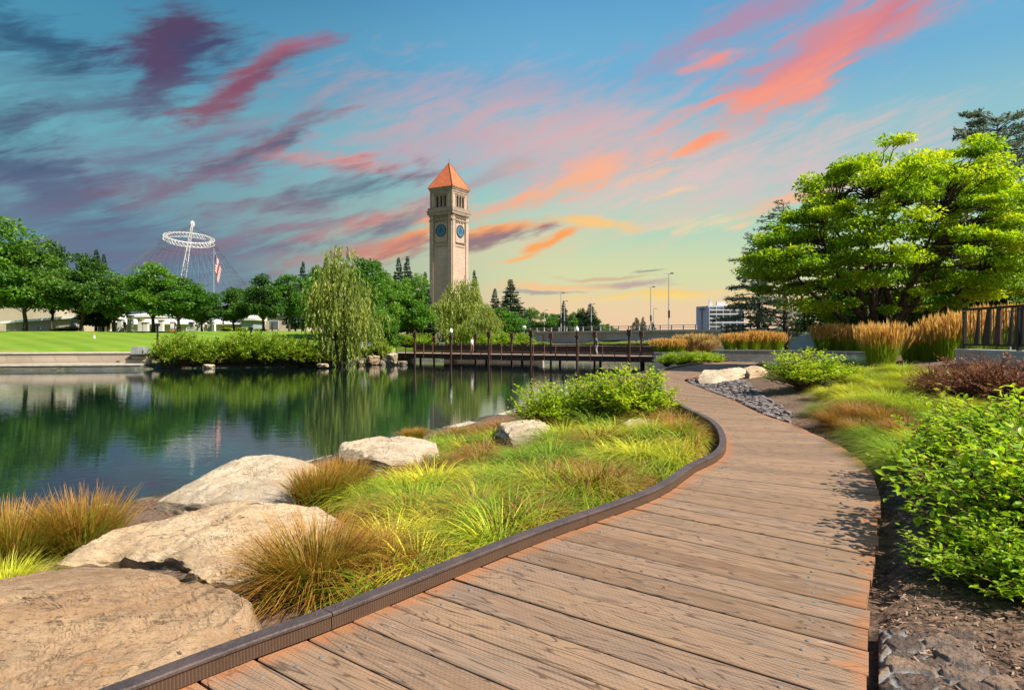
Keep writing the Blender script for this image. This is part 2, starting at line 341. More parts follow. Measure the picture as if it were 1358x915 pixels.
POND = np.array([(-200, -60), (-30, 1), (-14, 6.0), (-9.5, 8.2), (-6.2, 10.4), (-5.0, 12.3), (-2.3, 18.4), (-.1, 23.6), (2, 30), (4.5, 38), (8.5, 48), (13, 60), (22, 75), (60, 92), (110, 120), (112, 135),
                 (60, 118), (25, 104), (9, 92), (5, 79), (3.6, 72.6), (-5, 77.2), (-12.2, 81.0), (-13.6, 74.5), (-14.5, 68), (-17, 64), (-21, 61), (-30.6, 58.5), (-31, 56.8), (-40, 54.6), (-60, 51), (-200, 30)])
def sdf(P, x, y):
    x = np.asarray(x, float); y = np.asarray(y, float); d = np.full(x.shape, 1e9); ins = np.zeros(x.shape, bool)
    for i in range(len(P)):
        ax, ay = P[i]; bx, by = P[(i + 1) % len(P)]
        ex, ey = bx - ax, by - ay; wx, wy = x - ax, y - ay
        t = np.clip((wx * ex + wy * ey) / (ex * ex + ey * ey), 0, 1); d = np.minimum(d, np.hypot(wx - ex * t, wy - ey * t))
        c = ((ay > y) != (by > y)); xi = np.where(c, ax + (y - ay) / np.where(abs(by - ay) < 1e-9, 1e-9, by - ay) * ex, 0); ins ^= c & (x < xi)
    return np.where(ins, -d, d)
def pdist(P, x, y):
    d = np.full(np.shape(x), 1e9)
    for i in range(len(P) - 1):
        ax, ay = P[i]; ex, ey = P[i + 1] - P[i]; wx, wy = x - ax, y - ay
        t = np.clip((wx * ex + wy * ey) / (ex * ex + ey * ey), 0, 1); d = np.minimum(d, np.hypot(wx - ex * t, wy - ey * t))
    return d
Lc, Rc = Ls[::3], Rs[::3]
DECK = np.vstack([Lc, Rc[::-1]])
RIGHT = np.vstack([[(-3, -40)], [Rc[0] + (-.5, -2)], Rc, [(60, 70)], [(160, 100)], [(160, -40)]])
NEARB = np.vstack([[(-3, -40)], Lc, [(60, 72)], POND[13:0:-1], [(-200, -60)]])
WZ = -1.2
def sm(a, b, x): t = np.clip((x - a) / (b - a), 0, 1); return t * t * (3 - 2 * t)
def gz(x, y, full=False):
    x = np.asarray(x, float); y = np.asarray(y, float)
    s_ = sdf(POND, x, y); dk = sdf(DECK, x, y); rt = sdf(RIGHT, x, y); nb = sdf(NEARB, x, y)
    dR = pdist(Rc, x, y); dL = pdist(Lc, x, y)
    und = .02 * np.sin(x * 1.9 + y) + .015 * np.sin(y * 2.7 - x * .8)
    t = dL / (dL + np.maximum(s_, 0) + 1e-6)
    hum = np.maximum(0, np.sin(x * 3.1 + .8 * np.sin(y * 1.3)) * np.sin(y * 2.6 + 1.1 * np.sin(x * 1.7))) * .15 * sm(.35, .9, dL) * sm(.5, 1.5, s_) * sm(-1.0, 0.0, x)
    zn = hum - .18 - .86 * sm(0.0, .85, t) ** .72 + und * sm(.2, 1, dL)
    zr = -.06 + np.clip(.13 * np.maximum(0, dR - .35), 0, 1.15) * (1 - sm(38, 60, y)) * sm(4, 11, y + .0 * x) + und * .7 * sm(.1, 1, dR) + .5 * sm(45, 70, y) * sm(20, 40, x)
    lw = .2 + np.clip((y - 57.5) * .07, 0, 2.05) + .0 * x; bl = 1 - sm(-26, -10, x)
    zf = (lw * bl + (1 - bl) * (-.1 + .05 * sm(80, 120, y))); zf = zf * (1 - sm(200, 400, y)) + 1.1 * sm(200, 400, y)
    zf = np.where((x > -31) | (s_ > 6), np.minimum(zf, -1.15 + .42 * np.maximum(0, s_)), zf)
    zf = np.where((x <= -31) & (s_ < 5.7), -.9, zf)
    z = np.where(rt < 0, zr, np.where(nb < 0, zn, zf))
    z = np.where(s_ < 0, WZ - np.clip(.08 + .16 * np.maximum(0, -s_ - .2), 0, 1.6), z)
    z = np.where(dk < .12, np.minimum(z, -.15), z)
    if full: return z, s_, rt, nb, dR, dL, dk
    return z
def gz1(x, y): return float(gz(np.array([x]), np.array([y]))[0])

# ------------------------------------------------------------------ ground, water
def axis(fine0, fine1, st, ext0, ext1, mid=None):
    a = list(np.arange(fine0, fine1, st)); v = fine1; s_ = st
    while v < ext1: a.append(v); s_ = s_ * 1.045; v += s_
    a.append(ext1); v = fine0; s_ = st; pre = []
    while True:
        s_ *= 1.045; v -= s_
        if v < ext0: break
        pre.append(v)
    return np.array([ext0] + pre[::-1] + a)
xs = axis(-13, 15, .125, -1500, 1500); ys = axis(1, 26, .125, -400, 3000)
GX, GY = np.meshgrid(xs, ys); z, s_, rt, nb, dR, dL, dk = gz(GX, GY, True)
mb = MB(); nx = len(xs); ny = len(ys)
i = np.arange(ny - 1)[:, None] * nx; j = np.arange(nx - 1)[None]
far = (rt > 0) & (nb > 0) & (s_ > 0) & ((GY > 45) | (GX < -20))
fx = np.stack([np.where(far, sm(.8, 2.2, s_), 0.), np.where(s_ < .3, 1., 0.), np.where((rt < 0) | (nb < 0) | ((GY < 45) & (GX > -20)), 1., 0.)], -1)
mb.add(np.stack([GX, GY, z], -1), np.stack([i + j, i + j + 1, i + nx + j + 1, i + nx + j], -1).reshape(-1, 4), fx)
def M_ground():
    k = NT('ground'); f = k.fx(); p = k.geo()
    n1 = k.noise(.9, 5, .6, p); n2 = k.noise(16, 5, .7, p); n3 = k.noise(.12, 4, .6, p)
    mulch = k.mix(k.mr(n2, .35, .65), (.04, .026, .018), (.22, .135, .088)); mulch = k.mix(k.mr(n1, .45, .75), mulch, (.17, .12, .085))
    st = k.n('ShaderNodeTexWave', {'Vector': p, 'Scale': .16, 'Distortion': .6}); st.bands_direction = 'DIAGONAL'
    lawn = k.mix(k.mr(n3, .3, .7), (.115, .215, .012), (.165, .255, .018)); lawn = k.mix(k.math('MULTIPLY', k.mr(st.outputs['Fac'], .3, .7), .45), lawn, (.20, .29, .03))
    zone = k.mr(k.n('ShaderNodeSeparateXYZ', {0: p}).outputs[0], 6, 0); zone = k.math('MULTIPLY', zone, k.mr(k.n('ShaderNodeSeparateXYZ', {0: p}).outputs[1], 150, 120))
    lawn = k.mix(zone, k.mix(k.mr(n3, .3, .7), (.11, .095, .06), (.19, .16, .105)), lawn)
    # worn dry patches near the terrace
    sp = k.n('ShaderNodeSeparateXYZ', {0: p}); pm = k.math('MULTIPLY', k.mr(sp.outputs[1], 62.5, 56.5), k.mr(sp.outputs[0], -33, -37))
    lawn = k.mix(k.math('MULTIPLY', pm, k.mr(k.noise(.2, 4, .6, p), .42, .55)), lawn, (.34, .20, .11))
    vo = k.n('ShaderNodeTexVoronoi', {'Vector': k.mapv(p, (1, 1, 1)), 'Scale': 2.6, 'Randomness': 1}); bed = k.mix(k.mr(vo.outputs['Distance'], .1, .6), (.22, .20, .13), (.04, .05, .035)); bed = k.mix(k.mr(n1, .3, .7), bed, (.05, .06, .035))
    c = k.mix(f[0], (.10, .085, .06), lawn); c = k.mix(f[2], c, mulch); c = k.mix(f[1], c, bed)
    k.pbr(c, .95, 0, k.bump(n2, .7, .03), .2); return k.mat
ground = tag(mb.build('ground', M_ground(), smooth=True), kind='structure')

def M_water():
    k = NT('water'); p = k.geo()
    m1 = k.mapv(p, (.55, 1.7, 1)); h = k.math('ADD', k.noise(1.5, 3, .55, m1), k.math('MULTIPLY', k.noise(7.5, 2, .5, m1), .22))
    nr = k.bump(h, .075, .05)
    fr = k.n('ShaderNodeFresnel', {'IOR': 1.42, 'Normal': nr})
    gl = k.n('ShaderNodeBsdfGlossy', {'Roughness': .015, 'Color': (.93, .97, 1, 1), 'Normal': nr})
    df = k.n('ShaderNodeBsdfDiffuse', {'Color': (.008, .028, .030, 1)})
    tr = k.n('ShaderNodeBsdfTransparent', {'Color': (.40, .62, .55, 1)})
    a = k.n('ShaderNodeMixShader', {0: .34}); k.L.new(tr.outputs[0], a.inputs[1]); k.L.new(df.outputs[0], a.inputs[2])
    b = k.n('ShaderNodeMixShader', {0: k.math('MULTIPLY', fr.outputs[0], 1.15, True)}); k.L.new(a.outputs[0], b.inputs[1]); k.L.new(gl.outputs[0], b.inputs[2])
    k.L.new(b.outputs[0], k.out.inputs[0]); return k.mat
mb = MB(); v = [(a, b, WZ) for a, b in POND]; ext = sdf
# the water sheet spreads a little under the banks
wp = []
for q in range(len(POND)):
    a, b, c = POND[q - 1], POND[q], POND[(q + 1) % len(POND)]
    nrm = unit(np.array([-(c - a)[1], (c - a)[0]])); cand = b + nrm * .8
    if sdf(POND, cand[0], cand[1]) < 0: cand = b - nrm * .8
    wp.append((*cand, WZ))
mb.add(wp, [tuple(range(len(wp)))]); tag(mb.build('water', M_water()), kind='structure')

# ------------------------------------------------------------------ boardwalk
def M_wood():
    k = NT('boardwalk_wood'); a = k.n('ShaderNodeAttribute', attribute_name='fx'); f = k.n('ShaderNodeSeparateXYZ', {0: a.outputs['Vector']}).outputs
    idx = k.math('FLOOR', f[2]); dr = k.math('FRACT', f[2]); u, v = f[0], f[1]
    rnd = k.n('ShaderNodeTexWhiteNoise', {'W': idx}, noise_dimensions='1D').outputs['Value']
    off = k.math('MULTIPLY', idx, 3.71)
    def vec(su, sv): return k.n('ShaderNodeCombineXYZ', {0: k.math('MULTIPLY', k.math('ADD', u, off), su), 1: k.math('MULTIPLY', v, sv), 2: off}).outputs[0]
    kn = k.n('ShaderNodeTexVoronoi', {'Vector': vec(1.15, 3.6), 'Scale': 1, 'Randomness': 1}); kd = kn.outputs['Distance']; knot = k.mr(kd, .16, .02)
    ring = k.noise(1, 2, .45, vec(.55, 7.5)); ringk = k.math('ADD', k.math('MULTIPLY', ring, 15), k.math('MULTIPLY', k.mr(kd, .55, .0), 3.2))
    g1 = k.math('ABSOLUTE', k.math('SINE', k.math('MULTIPLY', ringk, 3.0)))
    fib = k.noise(1, 4, .65, vec(5, 170)); fib2 = k.noise(1, 3, .6, vec(2.2, 42)); blot = k.noise(1, 4, .6, vec(1.6, 5))
    line = k.mr(k.math('ADD', g1, k.math('MULTIPLY', k.math('SUBTRACT', fib, .5), .5)), .0, .38)
    c = k.ramp(rnd, [(0, (.20, .118, .066)), (.3, (.275, .170, .098)), (.6, (.335, .208, .120)), (.8, (.29, .186, .118)), (1, (.225, .142, .092))])
    c = k.mix(k.mr(blot, .35, .7, 0, .6), c, (.20, .150, .115))
    c = k.mix(k.mr(fib2, .4, .75, 0, .55), c, (.36, .21, .12))
    c = k.mix(k.math('MULTIPLY', k.math('SUBTRACT', 1, line), .82), c, (.065, .040, .028))
    c = k.mix(k.mr(fib, .50, .66, 0, .6), c, (.10, .065, .045)); c = k.mix(k.math('MULTIPLY', knot, .75), c, (.13, .07, .045))
    pale = k.mr(k.noise(1, 4, .7, vec(3, 10)), .62, .72, 0, .5); c = k.mix(pale, c, (.42, .32, .26))
    rust = k.math('MULTIPLY', k.mr(k.math('ADD', u, k.math('MULTIPLY', k.math('SUBTRACT', fib2, .5), .32)), .15, -.05), .7)
    rust2 = k.math('MULTIPLY', k.mr(k.math('ADD', dr, k.math('MULTIPLY', k.math('SUBTRACT', blot, .5), .5)), .12, .0), .45)
    c = k.mix(k.math('MAXIMUM', rust, rust2), c, (.42, .145, .045))
    rnd2 = k.n('ShaderNodeTexWhiteNoise', {'W': k.math('ADD', idx, 50.5)}, noise_dimensions='1D').outputs['Value']
    cw = k.math('ADD', k.math('MULTIPLY', k.math('SUBTRACT', k.noise(1, 3, .6, vec(1.4, 0)), .5), .06), k.math('ADD', .11, k.math('MULTIPLY', rnd2, .07)))
    split = k.math('MULTIPLY', k.mr(k.math('ABSOLUTE', k.math('SUBTRACT', v, cw)), .0035, .0012), k.mr(k.noise(1, 2, .5, vec(.7, 0)), .44, .5)); split = k.math('MULTIPLY', split, k.math('LESS_THAN', rnd2, .75))
    c = k.mix(split, c, (.03, .018, .012))
    # incised treatment marks: short slots in staggered rows
    row = k.math('DIVIDE', v, .0185); par = k.math('MULTIPLY', k.math('MODULO', k.math('FLOOR', row), 2), .5)
    du = k.math('ABSOLUTE', k.math('SUBTRACT', k.math('FRACT', k.math('ADD', k.math('DIVIDE', u, .030), par)), .5)); dv = k.math('ABSOLUTE', k.math('SUBTRACT', k.math('FRACT', row), .5))
    slot = k.math('MULTIPLY', k.mr(du, .26, .16), k.mr(dv, .20, .10)); slot = k.math('MULTIPLY', slot, k.mr(k.noise(1, 2, .5, vec(1.2, 6)), .32, .48))
    c = k.mix(k.math('MULTIPLY', slot, .13), c, (.07, .04, .028))
    h = k.math('SUBTRACT', k.math('ADD', k.math('MULTIPLY', line, .5), k.math('MULTIPLY', fib, .7)), k.math('ADD', k.math('MULTIPLY', slot, .4), k.math('MULTIPLY', split, 1.2)))
    k.pbr(c, .78, 0, k.bump(h, .7, .005), .3); return k.mat
boardwalk = empty('boardwalk', (0, 0, 0)); tag(boardwalk, kind='structure')
mb = MB(); pitch = .272; nb_ = int((arc[-1]) / pitch); BOARD = []; s0 = .0
bi = 0; pos = .0
while pos < arc[-1] - .3:
    wd = pitch * random.uniform(.97, 1.03)
    if Cs[np.searchsorted(arc, pos) - 1][1] > 22: wd = pitch * 1.0
    gap = random.uniform(.013, .021) if random.random() < .85 else .008
    a, b, c, d = edge(Ls, pos + gap / 2), edge(Rs, pos + gap / 2), edge(Rs, pos + wd - gap / 2), edge(Ls, pos + wd - gap / 2)
    ov = unit(b - a) * random.uniform(-.012, .012); b = b + ov; c = c + ov
    near = a[1] < 14; K = 14 if near else 4
    t = np.linspace(0, 1, K)[:, None]; A = a + (b - a) * t; D = d + (c - d) * t
    ln = np.linalg.norm(b - a); wl = np.linalg.norm(D - A, axis=1)
    w1 = .0022 * np.cumsum(rng.normal(0, .5, K)); w2 = .0022 * np.cumsum(rng.normal(0, .5, K)); X = unit(D - A)
    A = A + X * w1[:, None]; D = D + X * w2[:, None]; zt = rng.uniform(-.0025, .0025); ch = .005
    prof = [(A, -.045), (A, zt - ch), (A + X * ch, zt), (D - X * ch, zt), (D, zt - ch), (D, -.045)]
    V = np.stack([np.concatenate([P, np.full((K, 1), z_)], 1) for P, z_ in prof], 1)
    vv = np.stack([np.zeros(K), np.zeros(K), np.full(K, ch), wl - ch, wl, wl], 1)
    fx = np.stack([np.repeat(t * ln, 6, 1), vv, bi + np.clip(np.repeat((1 - t) * ln, 6, 1), 0, .98)], -1)
    q = np.arange(K - 1)[:, None] * 6 + np.arange(5)[None]
    mb.add(V, np.stack([q, q + 6, q + 7, q + 1], -1).reshape(-1, 4), fx)
    mb.add(np.concatenate([V[0], V[-1]]), [(0, 1, 2, 3, 4, 5), (11, 10, 9, 8, 7, 6)], np.concatenate([fx[0], fx[-1]]))
    BOARD.append((a, b, c, d, bi)); bi += 1; pos += wd
mb.build('decking', M_wood(), boardwalk)
M_bolt = M_plain('galvanised_bolt', (.24, .23, .22), .45, .4, .3, 60)
mb = MB()
for a, b, c, d, q in BOARD:
    if a[1] > 16: break
    e = unit(b - a)
    for f_ in (.27, .74):
        pl = a + (d - a) * f_; pr = b + (c - b) * f_
        for P in (pl + e * random.uniform(.17, .24), pr - e * random.uniform(.26, .34)):
            mb.lathe([(.0001, .0045), (.006, .0045), (.0105, .003), (.0115, -.002)], 10, c=(P[0], P[1], .0))
mb.build('bolts', M_bolt, boardwalk)
# steel kerb along the left edge, in lengths
def M_kerb():
    k = NT('kerb_steel'); f = k.fx(); o = k.geo(); n1 = k.noise(5, 5, .65, o); n2 = k.noise(70, 3, .6, o)
    c = k.mix(k.mr(n1, .3, .7), (.060, .044, .042), (.115, .078, .068)); c = k.mix(k.mr(n2, .45, .7, 0, .5), c, (.17, .13, .115))
    side = k.mr(f[2], .5, .6); c = k.mix(k.math('MULTIPLY', side, .55), c, (.17, .095, .052))
    rib = k.math('SINE', k.math('MULTIPLY', f[0], 2 * math.pi / .016)); rib = k.math('MULTIPLY', rib, side)
    n = k.bump(rib, .8, .0035); n = k.bump(n2, .25, .002, n); c = k.mix(k.math('MULTIPLY', k.mr(rib, .2, -1, 0, .6), side), c, (.05, .03, .02))
    k.pbr(c, .5, .35, n, .5); return k.mat
MK = M_kerb()
def kerb(s0, s1, ht=.085, wd=.088, lift=0.0):
    K = max(8, int((s1 - s0) / .12)); s_ = np.linspace(s0, s1, K); P = edge(Ls, s_); T = unit(np.gradient(P, axis=0)); Nn = np.stack([-T[:, 1], T[:, 0]], -1)
    pr = [(0.0, .004), (.004, ht * .85), (-.006, ht * .86), (-.006, ht), (.002, ht + .006), (wd - .006, ht + .006), (wd, ht), (wd, -.12)]
    V = np.stack([np.concatenate([P + Nn * a, np.full((K, 1), b + lift)], 1) for a, b in pr], 1); n = len(pr)
    dist = np.concatenate([[0], np.cumsum(np.linalg.norm(np.diff(P, axis=0), axis=1))])
    fx = np.zeros((K, n, 3)); fx[..., 0] = dist[:, None]; m = MB()
    for j in range(n - 1):      # faces kept apart so the ribbed side has a hard limit
        vv = V[:, j:j + 2]; g = fx[:, j:j + 2].copy(); g[..., 2] = 1. if j in (0, 6) else 0.
        q = np.arange(K - 1)[:, None] * 2; m.add(vv, np.concatenate([q, q + 1, q + 3, q + 2], 1), g)
    m.add(np.concatenate([V[0], V[-1]]), [tuple(range(n)), tuple(range(2 * n - 1, n - 1, -1))])
    for e, dd in ((0, .06), (0, .10), (-1, -.06)):
        c = P[e] + T[e] * dd + Nn[e] * wd * .5; m.lathe([(.0001, ht + .012), (.007, ht + .011), (.009, ht + .006)], 8, c=(c[0], c[1], lift))
    return m
def s_at(px, py):
    g = np.array(G(px, py)[:2]); return float(arc[np.argmin(np.linalg.norm(Ls - g, axis=1))])
cuts = [0.05, s_at(440, 835), s_at(770, 696), s_at(940, 620), s_at(905, 542), s_at(872, 505), s_at(948, 480), arc[-1] - .4]
cuts = sorted(set(cuts)); cuts.insert(2, (cuts[1] + cuts[2]) / 2) if False else None
for a, b in zip(cuts[:-1], cuts[1:]): kerb(a + .003, b - .003).build('kerb', MK, boardwalk)

# basalt wall beside the deck, bottom right
def M_basalt():
    k = NT('basalt'); o = k.geo(); n = k.noise(9, 6, .7, o); v = k.n('ShaderNodeTexVoronoi', {'Vector': o, 'Scale': 75}); pit = k.mr(v.outputs['Distance'], .28, .12)
    c = k.mix(k.mr(n, .3, .7), (.085, .062, .05), (.24, .165, .12)); c = k.mix(pit, c, (.03, .022, .018)); c = k.mix(k.mr(k.noise(2.5, 4, .6, o), .5, .7, 0, .5), c, (.30, .20, .12))
    k.pbr(c, .95, 0, k.bump(k.math('SUBTRACT', n, k.math('MULTIPLY', pit, .5)), .9, .012), .2); return k.mat
M_bas = M_basalt(); M_mortar = M_plain('mortar', (.20, .195, .19), .9, 0, .3, 14, .6, 60, .006)
def blob_rock(mb, c, dims, seed, rz=0, m=0, sub=4, rough=.22, flat=.0, sq=.45):
    bm = bmesh.new(); bmesh.ops.create_icosphere(bm, subdivisions=sub, radius=1)
    V = np.array([v.co[:] for v in bm.verts]); Fc = np.array([[v.index for v in f.verts] for f in bm.faces]); bm.free()
    V = np.sign(V) * np.abs(V) ** (1 - sq * .6)
    off = Vector((seed * 3.1, seed * 1.7, seed)); d = np.array([mnoise.fractal(Vector(v) * 1.1 + off, .8, 2.1, 5) for v in V]); dc = np.array([mnoise.noise(Vector(v) * 3.3 + off) for v in V])
    V = V * (1 + rough * d + .05 * np.round(dc * 3) / 3)[:, None]
    if flat: V[:, 2] = np.where(V[:, 2] > flat, flat + (V[:, 2] - flat) * .25, V[:, 2])
    V = rot(V * np.array(dims) / 2, rz) + np.array(c); mb.add(V, Fc, m=m)
wall = empty('basalt_wall', (1.9, 3.0, -.3), 0, 'low mortared wall of dark pitted stone beside the boardwalk edge', 'stone wall')
def inv(o, m): return m
mb = MB(); tops = [G(1165, 822, .02), G(1270, 832, .02), G(1292, 925, .02), G(1160, 960, .02)]
quad = [np.array([1.975, 3.68]), np.array([2.47, 3.62]), np.array([2.02, 2.3]), np.array([1.24, 2.3])]
nu, nv = 150, 330; U_, V_ = np.meshgrid(np.linspace(0, 1, nu), np.linspace(0, 1, nv))
Pq = (quad[0][None, None] * ((1 - U_) * (1 - V_))[..., None] + quad[1] * (U_ * (1 - V_))[..., None] + quad[2] * (U_ * V_)[..., None] + quad[3] * ((1 - U_) * V_)[..., None])
hz = np.zeros(nu * nv); fxw = np.zeros((nu * nv, 3))
for i, p in enumerate(Pq.reshape(-1, 2)):
    w = Vector((p[0] * 5.6 + .25 * mnoise.noise(Vector((p[0] * 9, p[1] * 9, 0))), p[1] * 7.4 + .25 * mnoise.noise(Vector((p[0] * 9, p[1] * 9, 4))), .5)); d_, pt = mnoise.voronoi(w)
    e = d_[1] - d_[0]; st_ = min(1, max(0, (e - .045) / .13)); st_ = st_ * st_ * (3 - 2 * st_); cell = mnoise.cell(Vector(pt[0]) * 3.1)
    n_ = mnoise.fractal(Vector((p[0] * 26, p[1] * 26, cell * 5)), .7, 2.1, 5); hz[i] = -.062 + st_ * (.022 + .012 * cell + .008 * n_) + (1 - st_) * .003 * n_; fxw[i] = (st_, cell, n_)
edgem = np.minimum(np.minimum(U_, 1 - U_) * 9, np.minimum(V_, 1 - V_) * 22); hz = hz.reshape(nv, nu) - .035 * np.clip(1 - edgem, 0, 1) ** 2
q = np.arange(nv - 1)[:, None] * nu + np.arange(nu - 1)[None]; m2 = MB()
m2.add(np.concatenate([Pq, hz[..., None]], -1), np.stack([q, q + nu, q + nu + 1, q + 1], -1).reshape(-1, 4), fxw)
def M_rubble():
    k = NT('rubble'); f = k.fx(); o = k.obj(); n = k.noise(14, 6, .72, o); v = k.n('ShaderNodeTexVoronoi', {'Vector': o, 'Scale': 110}); pit = k.mr(v.outputs['Distance'], .30, .14)
    c = k.ramp(f[1], [(0, (.10, .07, .055)), (.5, (.19, .13, .095)), (1, (.30, .19, .11))]); c = k.mix(k.mr(n, .35, .65, .0, .6), c, (.08, .06, .05)); c = k.mix(k.math('MULTIPLY', pit, .7), c, (.03, .022, .018))
    c = k.mix(f[0], k.mix(k.mr(n, .3, .7), (.15, .145, .14), (.26, .26, .26)), c)
    k.pbr(c, .95, 0, k.bump(k.math('SUBTRACT', n, k.math('MULTIPLY', pit, .6)), .9, .010), .2); return k.mat
m2.build('rubble_top', M_rubble(), wall, smooth=True, loc=(-1.9, -3.0, .3)); m2 = MB()
for a, b in ((0, 1), (1, 2), (2, 3), (3, 0)):
    A, B = quad[a], quad[b]; m2.add([(*A, -.095), (*B, -.095), (*B, -.5), (*A, -.5)], [(0, 3, 2, 1)])
m2.build('rubble_side', M_bas, wall, loc=(-1.9, -3.0, .3))

# ------------------------------------------------------------------ boulders
def M_rock(name, base, light, dark, sc=1.0, ang=0.0, stain=(.30, .17, .07)):
    k = NT(name); o = k.obj(); w = k.noise(1.3 * sc, 4, .6, o, 0, 'Color')
    ws = k.n('ShaderNodeVectorMath', {0: w, 1: (.30, .30, .12)}, operation='MULTIPLY').outputs[0]; wv = k.n('ShaderNodeVectorMath', {0: o, 1: ws}, operation='ADD').outputs[0]
    st = k.noise(1, 6, .68, k.mapv(wv, (1.0 * sc, 9.5 * sc, 30 * sc), (0, 0, ang)), .12); fine = k.noise(22 * sc, 6, .72, k.mapv(o, (1, 2.2, 3), (0, 0, ang)))
    n1 = k.noise(1.6 * sc, 5, .6, o); n4 = k.noise(5 * sc, 5, .65, o)
    c = k.mix(k.mr(n1, .3, .68), base, light); c = k.mix(k.mr(st, .50, .70, 0, .65), c, stain); c = k.mix(k.mr(n4, .54, .7, 0, .55), c, light)
    crack = k.math('MAXIMUM', k.mr(st, .37, .31), k.math('MULTIPLY', k.mr(k.math('ABSOLUTE', k.math('SUBTRACT', st, .47)), .016, .004), k.mr(n4, .50, .64, 0, .7))); c = k.mix(k.math('MULTIPLY', crack, .85), c, dark); c = k.mix(k.mr(fine, .54, .72, 0, .75), c, dark); c = k.mix(k.mr(k.noise(55 * sc, 4, .75, o), .55, .75, 0, .45), c, light)
    # near-vertical broken faces blend patchily toward a darker brown
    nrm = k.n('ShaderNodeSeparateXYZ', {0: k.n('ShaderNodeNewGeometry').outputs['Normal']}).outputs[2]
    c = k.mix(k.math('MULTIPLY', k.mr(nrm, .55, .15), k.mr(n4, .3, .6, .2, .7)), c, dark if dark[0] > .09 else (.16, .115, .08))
    h = k.math('ADD', k.math('SUBTRACT', k.math('MULTIPLY', st, 1.3), k.math('MULTIPLY', crack, .5)), k.math('MULTIPLY', fine, .45)); nn = k.bump(h, .85, .045); nn = k.bump(k.noise(60 * sc, 4, .7, o), .4, .006, nn)
    k.pbr(c, .88, 0, nn, .25); return k.mat
M_rb = M_rock('rock_brown', (.30, .18, .10), (.45, .30, .175), (.065, .045, .04), 1.0, .45, (.34, .17, .06))
M_rc = M_rock('rock_cream', (.44, .30, .175), (.62, .465, .30), (.11, .075, .05), 1.0, .3, (.42, .25, .11))
M_rw = M_rock('rock_white', (.43, .33, .215), (.63, .51, .37), (.085, .07, .06), 1.2, .2, (.38, .26, .15))
M_rg = M_rock('rock_grey', (.20, .17, .14), (.36, .30, .23), (.08, .07, .065), 1.2, .5, (.30, .17, .08))
def rock(name, outl, mat, zb, label, dome=.06, bulge=.06, rough=1.0, seed=0, na=170, nt_=46, ns=26, shift=(0, 0), strata=1.0):
    P = np.array([G(*q) for q in outl]); c = P.mean(0); P = P - c; P[:, :2] *= 1.05
    ang = np.arctan2(P[:, 1], P[:, 0]); order = np.argsort(ang); P = P[order]; ang = ang[order]
    Q = P[:]; seg = np.linalg.norm(np.roll(Q, -1, 0) - Q, axis=1); cum = np.concatenate([[0], np.cumsum(seg)])
    s_ = np.linspace(0, cum[-1], na, endpoint=False); Qc = np.vstack([Q, Q[:1]]); O = np.stack([np.interp(s_, cum, Qc[:, i]) for i in range(3)], -1)
    for _ in range(2): O = (np.roll(O, 1, 0) + O * 2 + np.roll(O, -1, 0)) / 4
    size = np.linalg.norm(O[:, :2], axis=1).mean(); dr = unit(O * (1, 1, 0)); rings = []; info = []
    for r in np.linspace(0.02, 1, nt_):
        V = O * r; V[:, 2] = O[:, 2] * r ** 1.5 + dome * (1 - r ** 3); rings.append(V); info.append(np.full(na, max(0, (r - .85) / .15) * .3))
    h = c[2] - zb
    for t in np.linspace(0, 1, ns)[1:]:
        V = O.copy(); V[:, :2] += dr[:, :2] * (bulge * math.sin(min(1, t * 1.2) * math.pi * .6) * 1.0 - .10 * t * h)
        V[:, 2] = O[:, 2] * (1 - t) - h * t; V[:, 2] -= 0; rings.append(V); info.append(np.full(na, .3 + .7 * min(1, t * 4)))
    V = np.concatenate(rings); k = np.concatenate(info); sd = Vector((seed * 7.3, seed * 2.9, seed * 1.3)); D = np.zeros_like(V); drr = np.tile(dr, (len(rings), 1))
    ca, sa = math.cos(.5), math.sin(.5)
    for i, v in enumerate(V):
        vv = Vector(v)
        big = mnoise.fractal(vv * (1.3 / size) + sd, .9, 2.1, 3); u = v[0] * ca + v[1] * sa; w = -v[0] * sa + v[1] * ca
        q = mnoise.fractal(Vector((u * 1.1, w * 4.5, v[2] * 9)) + sd, .7, 2.2, 5); stp = mnoise.noise(Vector((u * .9, w * .9, v[2] * 14)) + sd); f = mnoise.fractal(vv * 9 + sd, .7, 2.2, 4)
        rdg = max(0, .22 - abs(mnoise.noise(Vector((u * .9, w * 3.2, v[2] * 3)) + sd * 1.7))) * -.28
        stair = math.floor(q * 3.2 + 8) / 3.2 - 2.5; top = (big * .07 * size + q * .010 + stair * .050 + f * .009 + rdg * .5) * rough
        out = (big * .10 * size + q * .05 + math.copysign(min(abs(stp) * 3, 1), stp) * .045 * strata + f * .015) * rough
        D[i] = (drr[i, 0] * out * k[i], drr[i, 1] * out * k[i], top * (1 - k[i] * .7))
    V = V + D; rs = random.Random(seed)
    for c_ in range(26):     # broken planar faces: everything outside a random plane is pressed back onto it
        a = rs.uniform(0, 2 * math.pi); el_ = R(rs.uniform(4, 62)) if c_ % 3 else R(rs.uniform(66, 84)); nn = np.array([math.cos(a) * math.cos(el_), math.sin(a) * math.cos(el_), math.sin(el_)])
        pr_ = (V * (1, 1, 1.0)) @ nn; hi = pr_.max(); sp_ = hi - np.percentile(pr_, 60); lim = hi - sp_ * rs.uniform(.06, .22 if c_ % 3 else .5); over = np.maximum(0, pr_ - lim); V = V - nn * (over * .93)[:, None]
    for i in range(len(V)):
        f2 = mnoise.fractal(Vector(V[i]) * 14 + sd, .6, 2.2, 4) * .007 + mnoise.fractal(Vector(V[i]) * 3.2 + sd, .8, 2.2, 3) * .014; V[i, 2] += f2; V[i, :2] += drr[i, :2] * f2 * k[i] * 1.5
    m = MB(); nr = len(rings); i = np.arange(nr - 1)[:, None] * na; j = np.arange(na)[None]
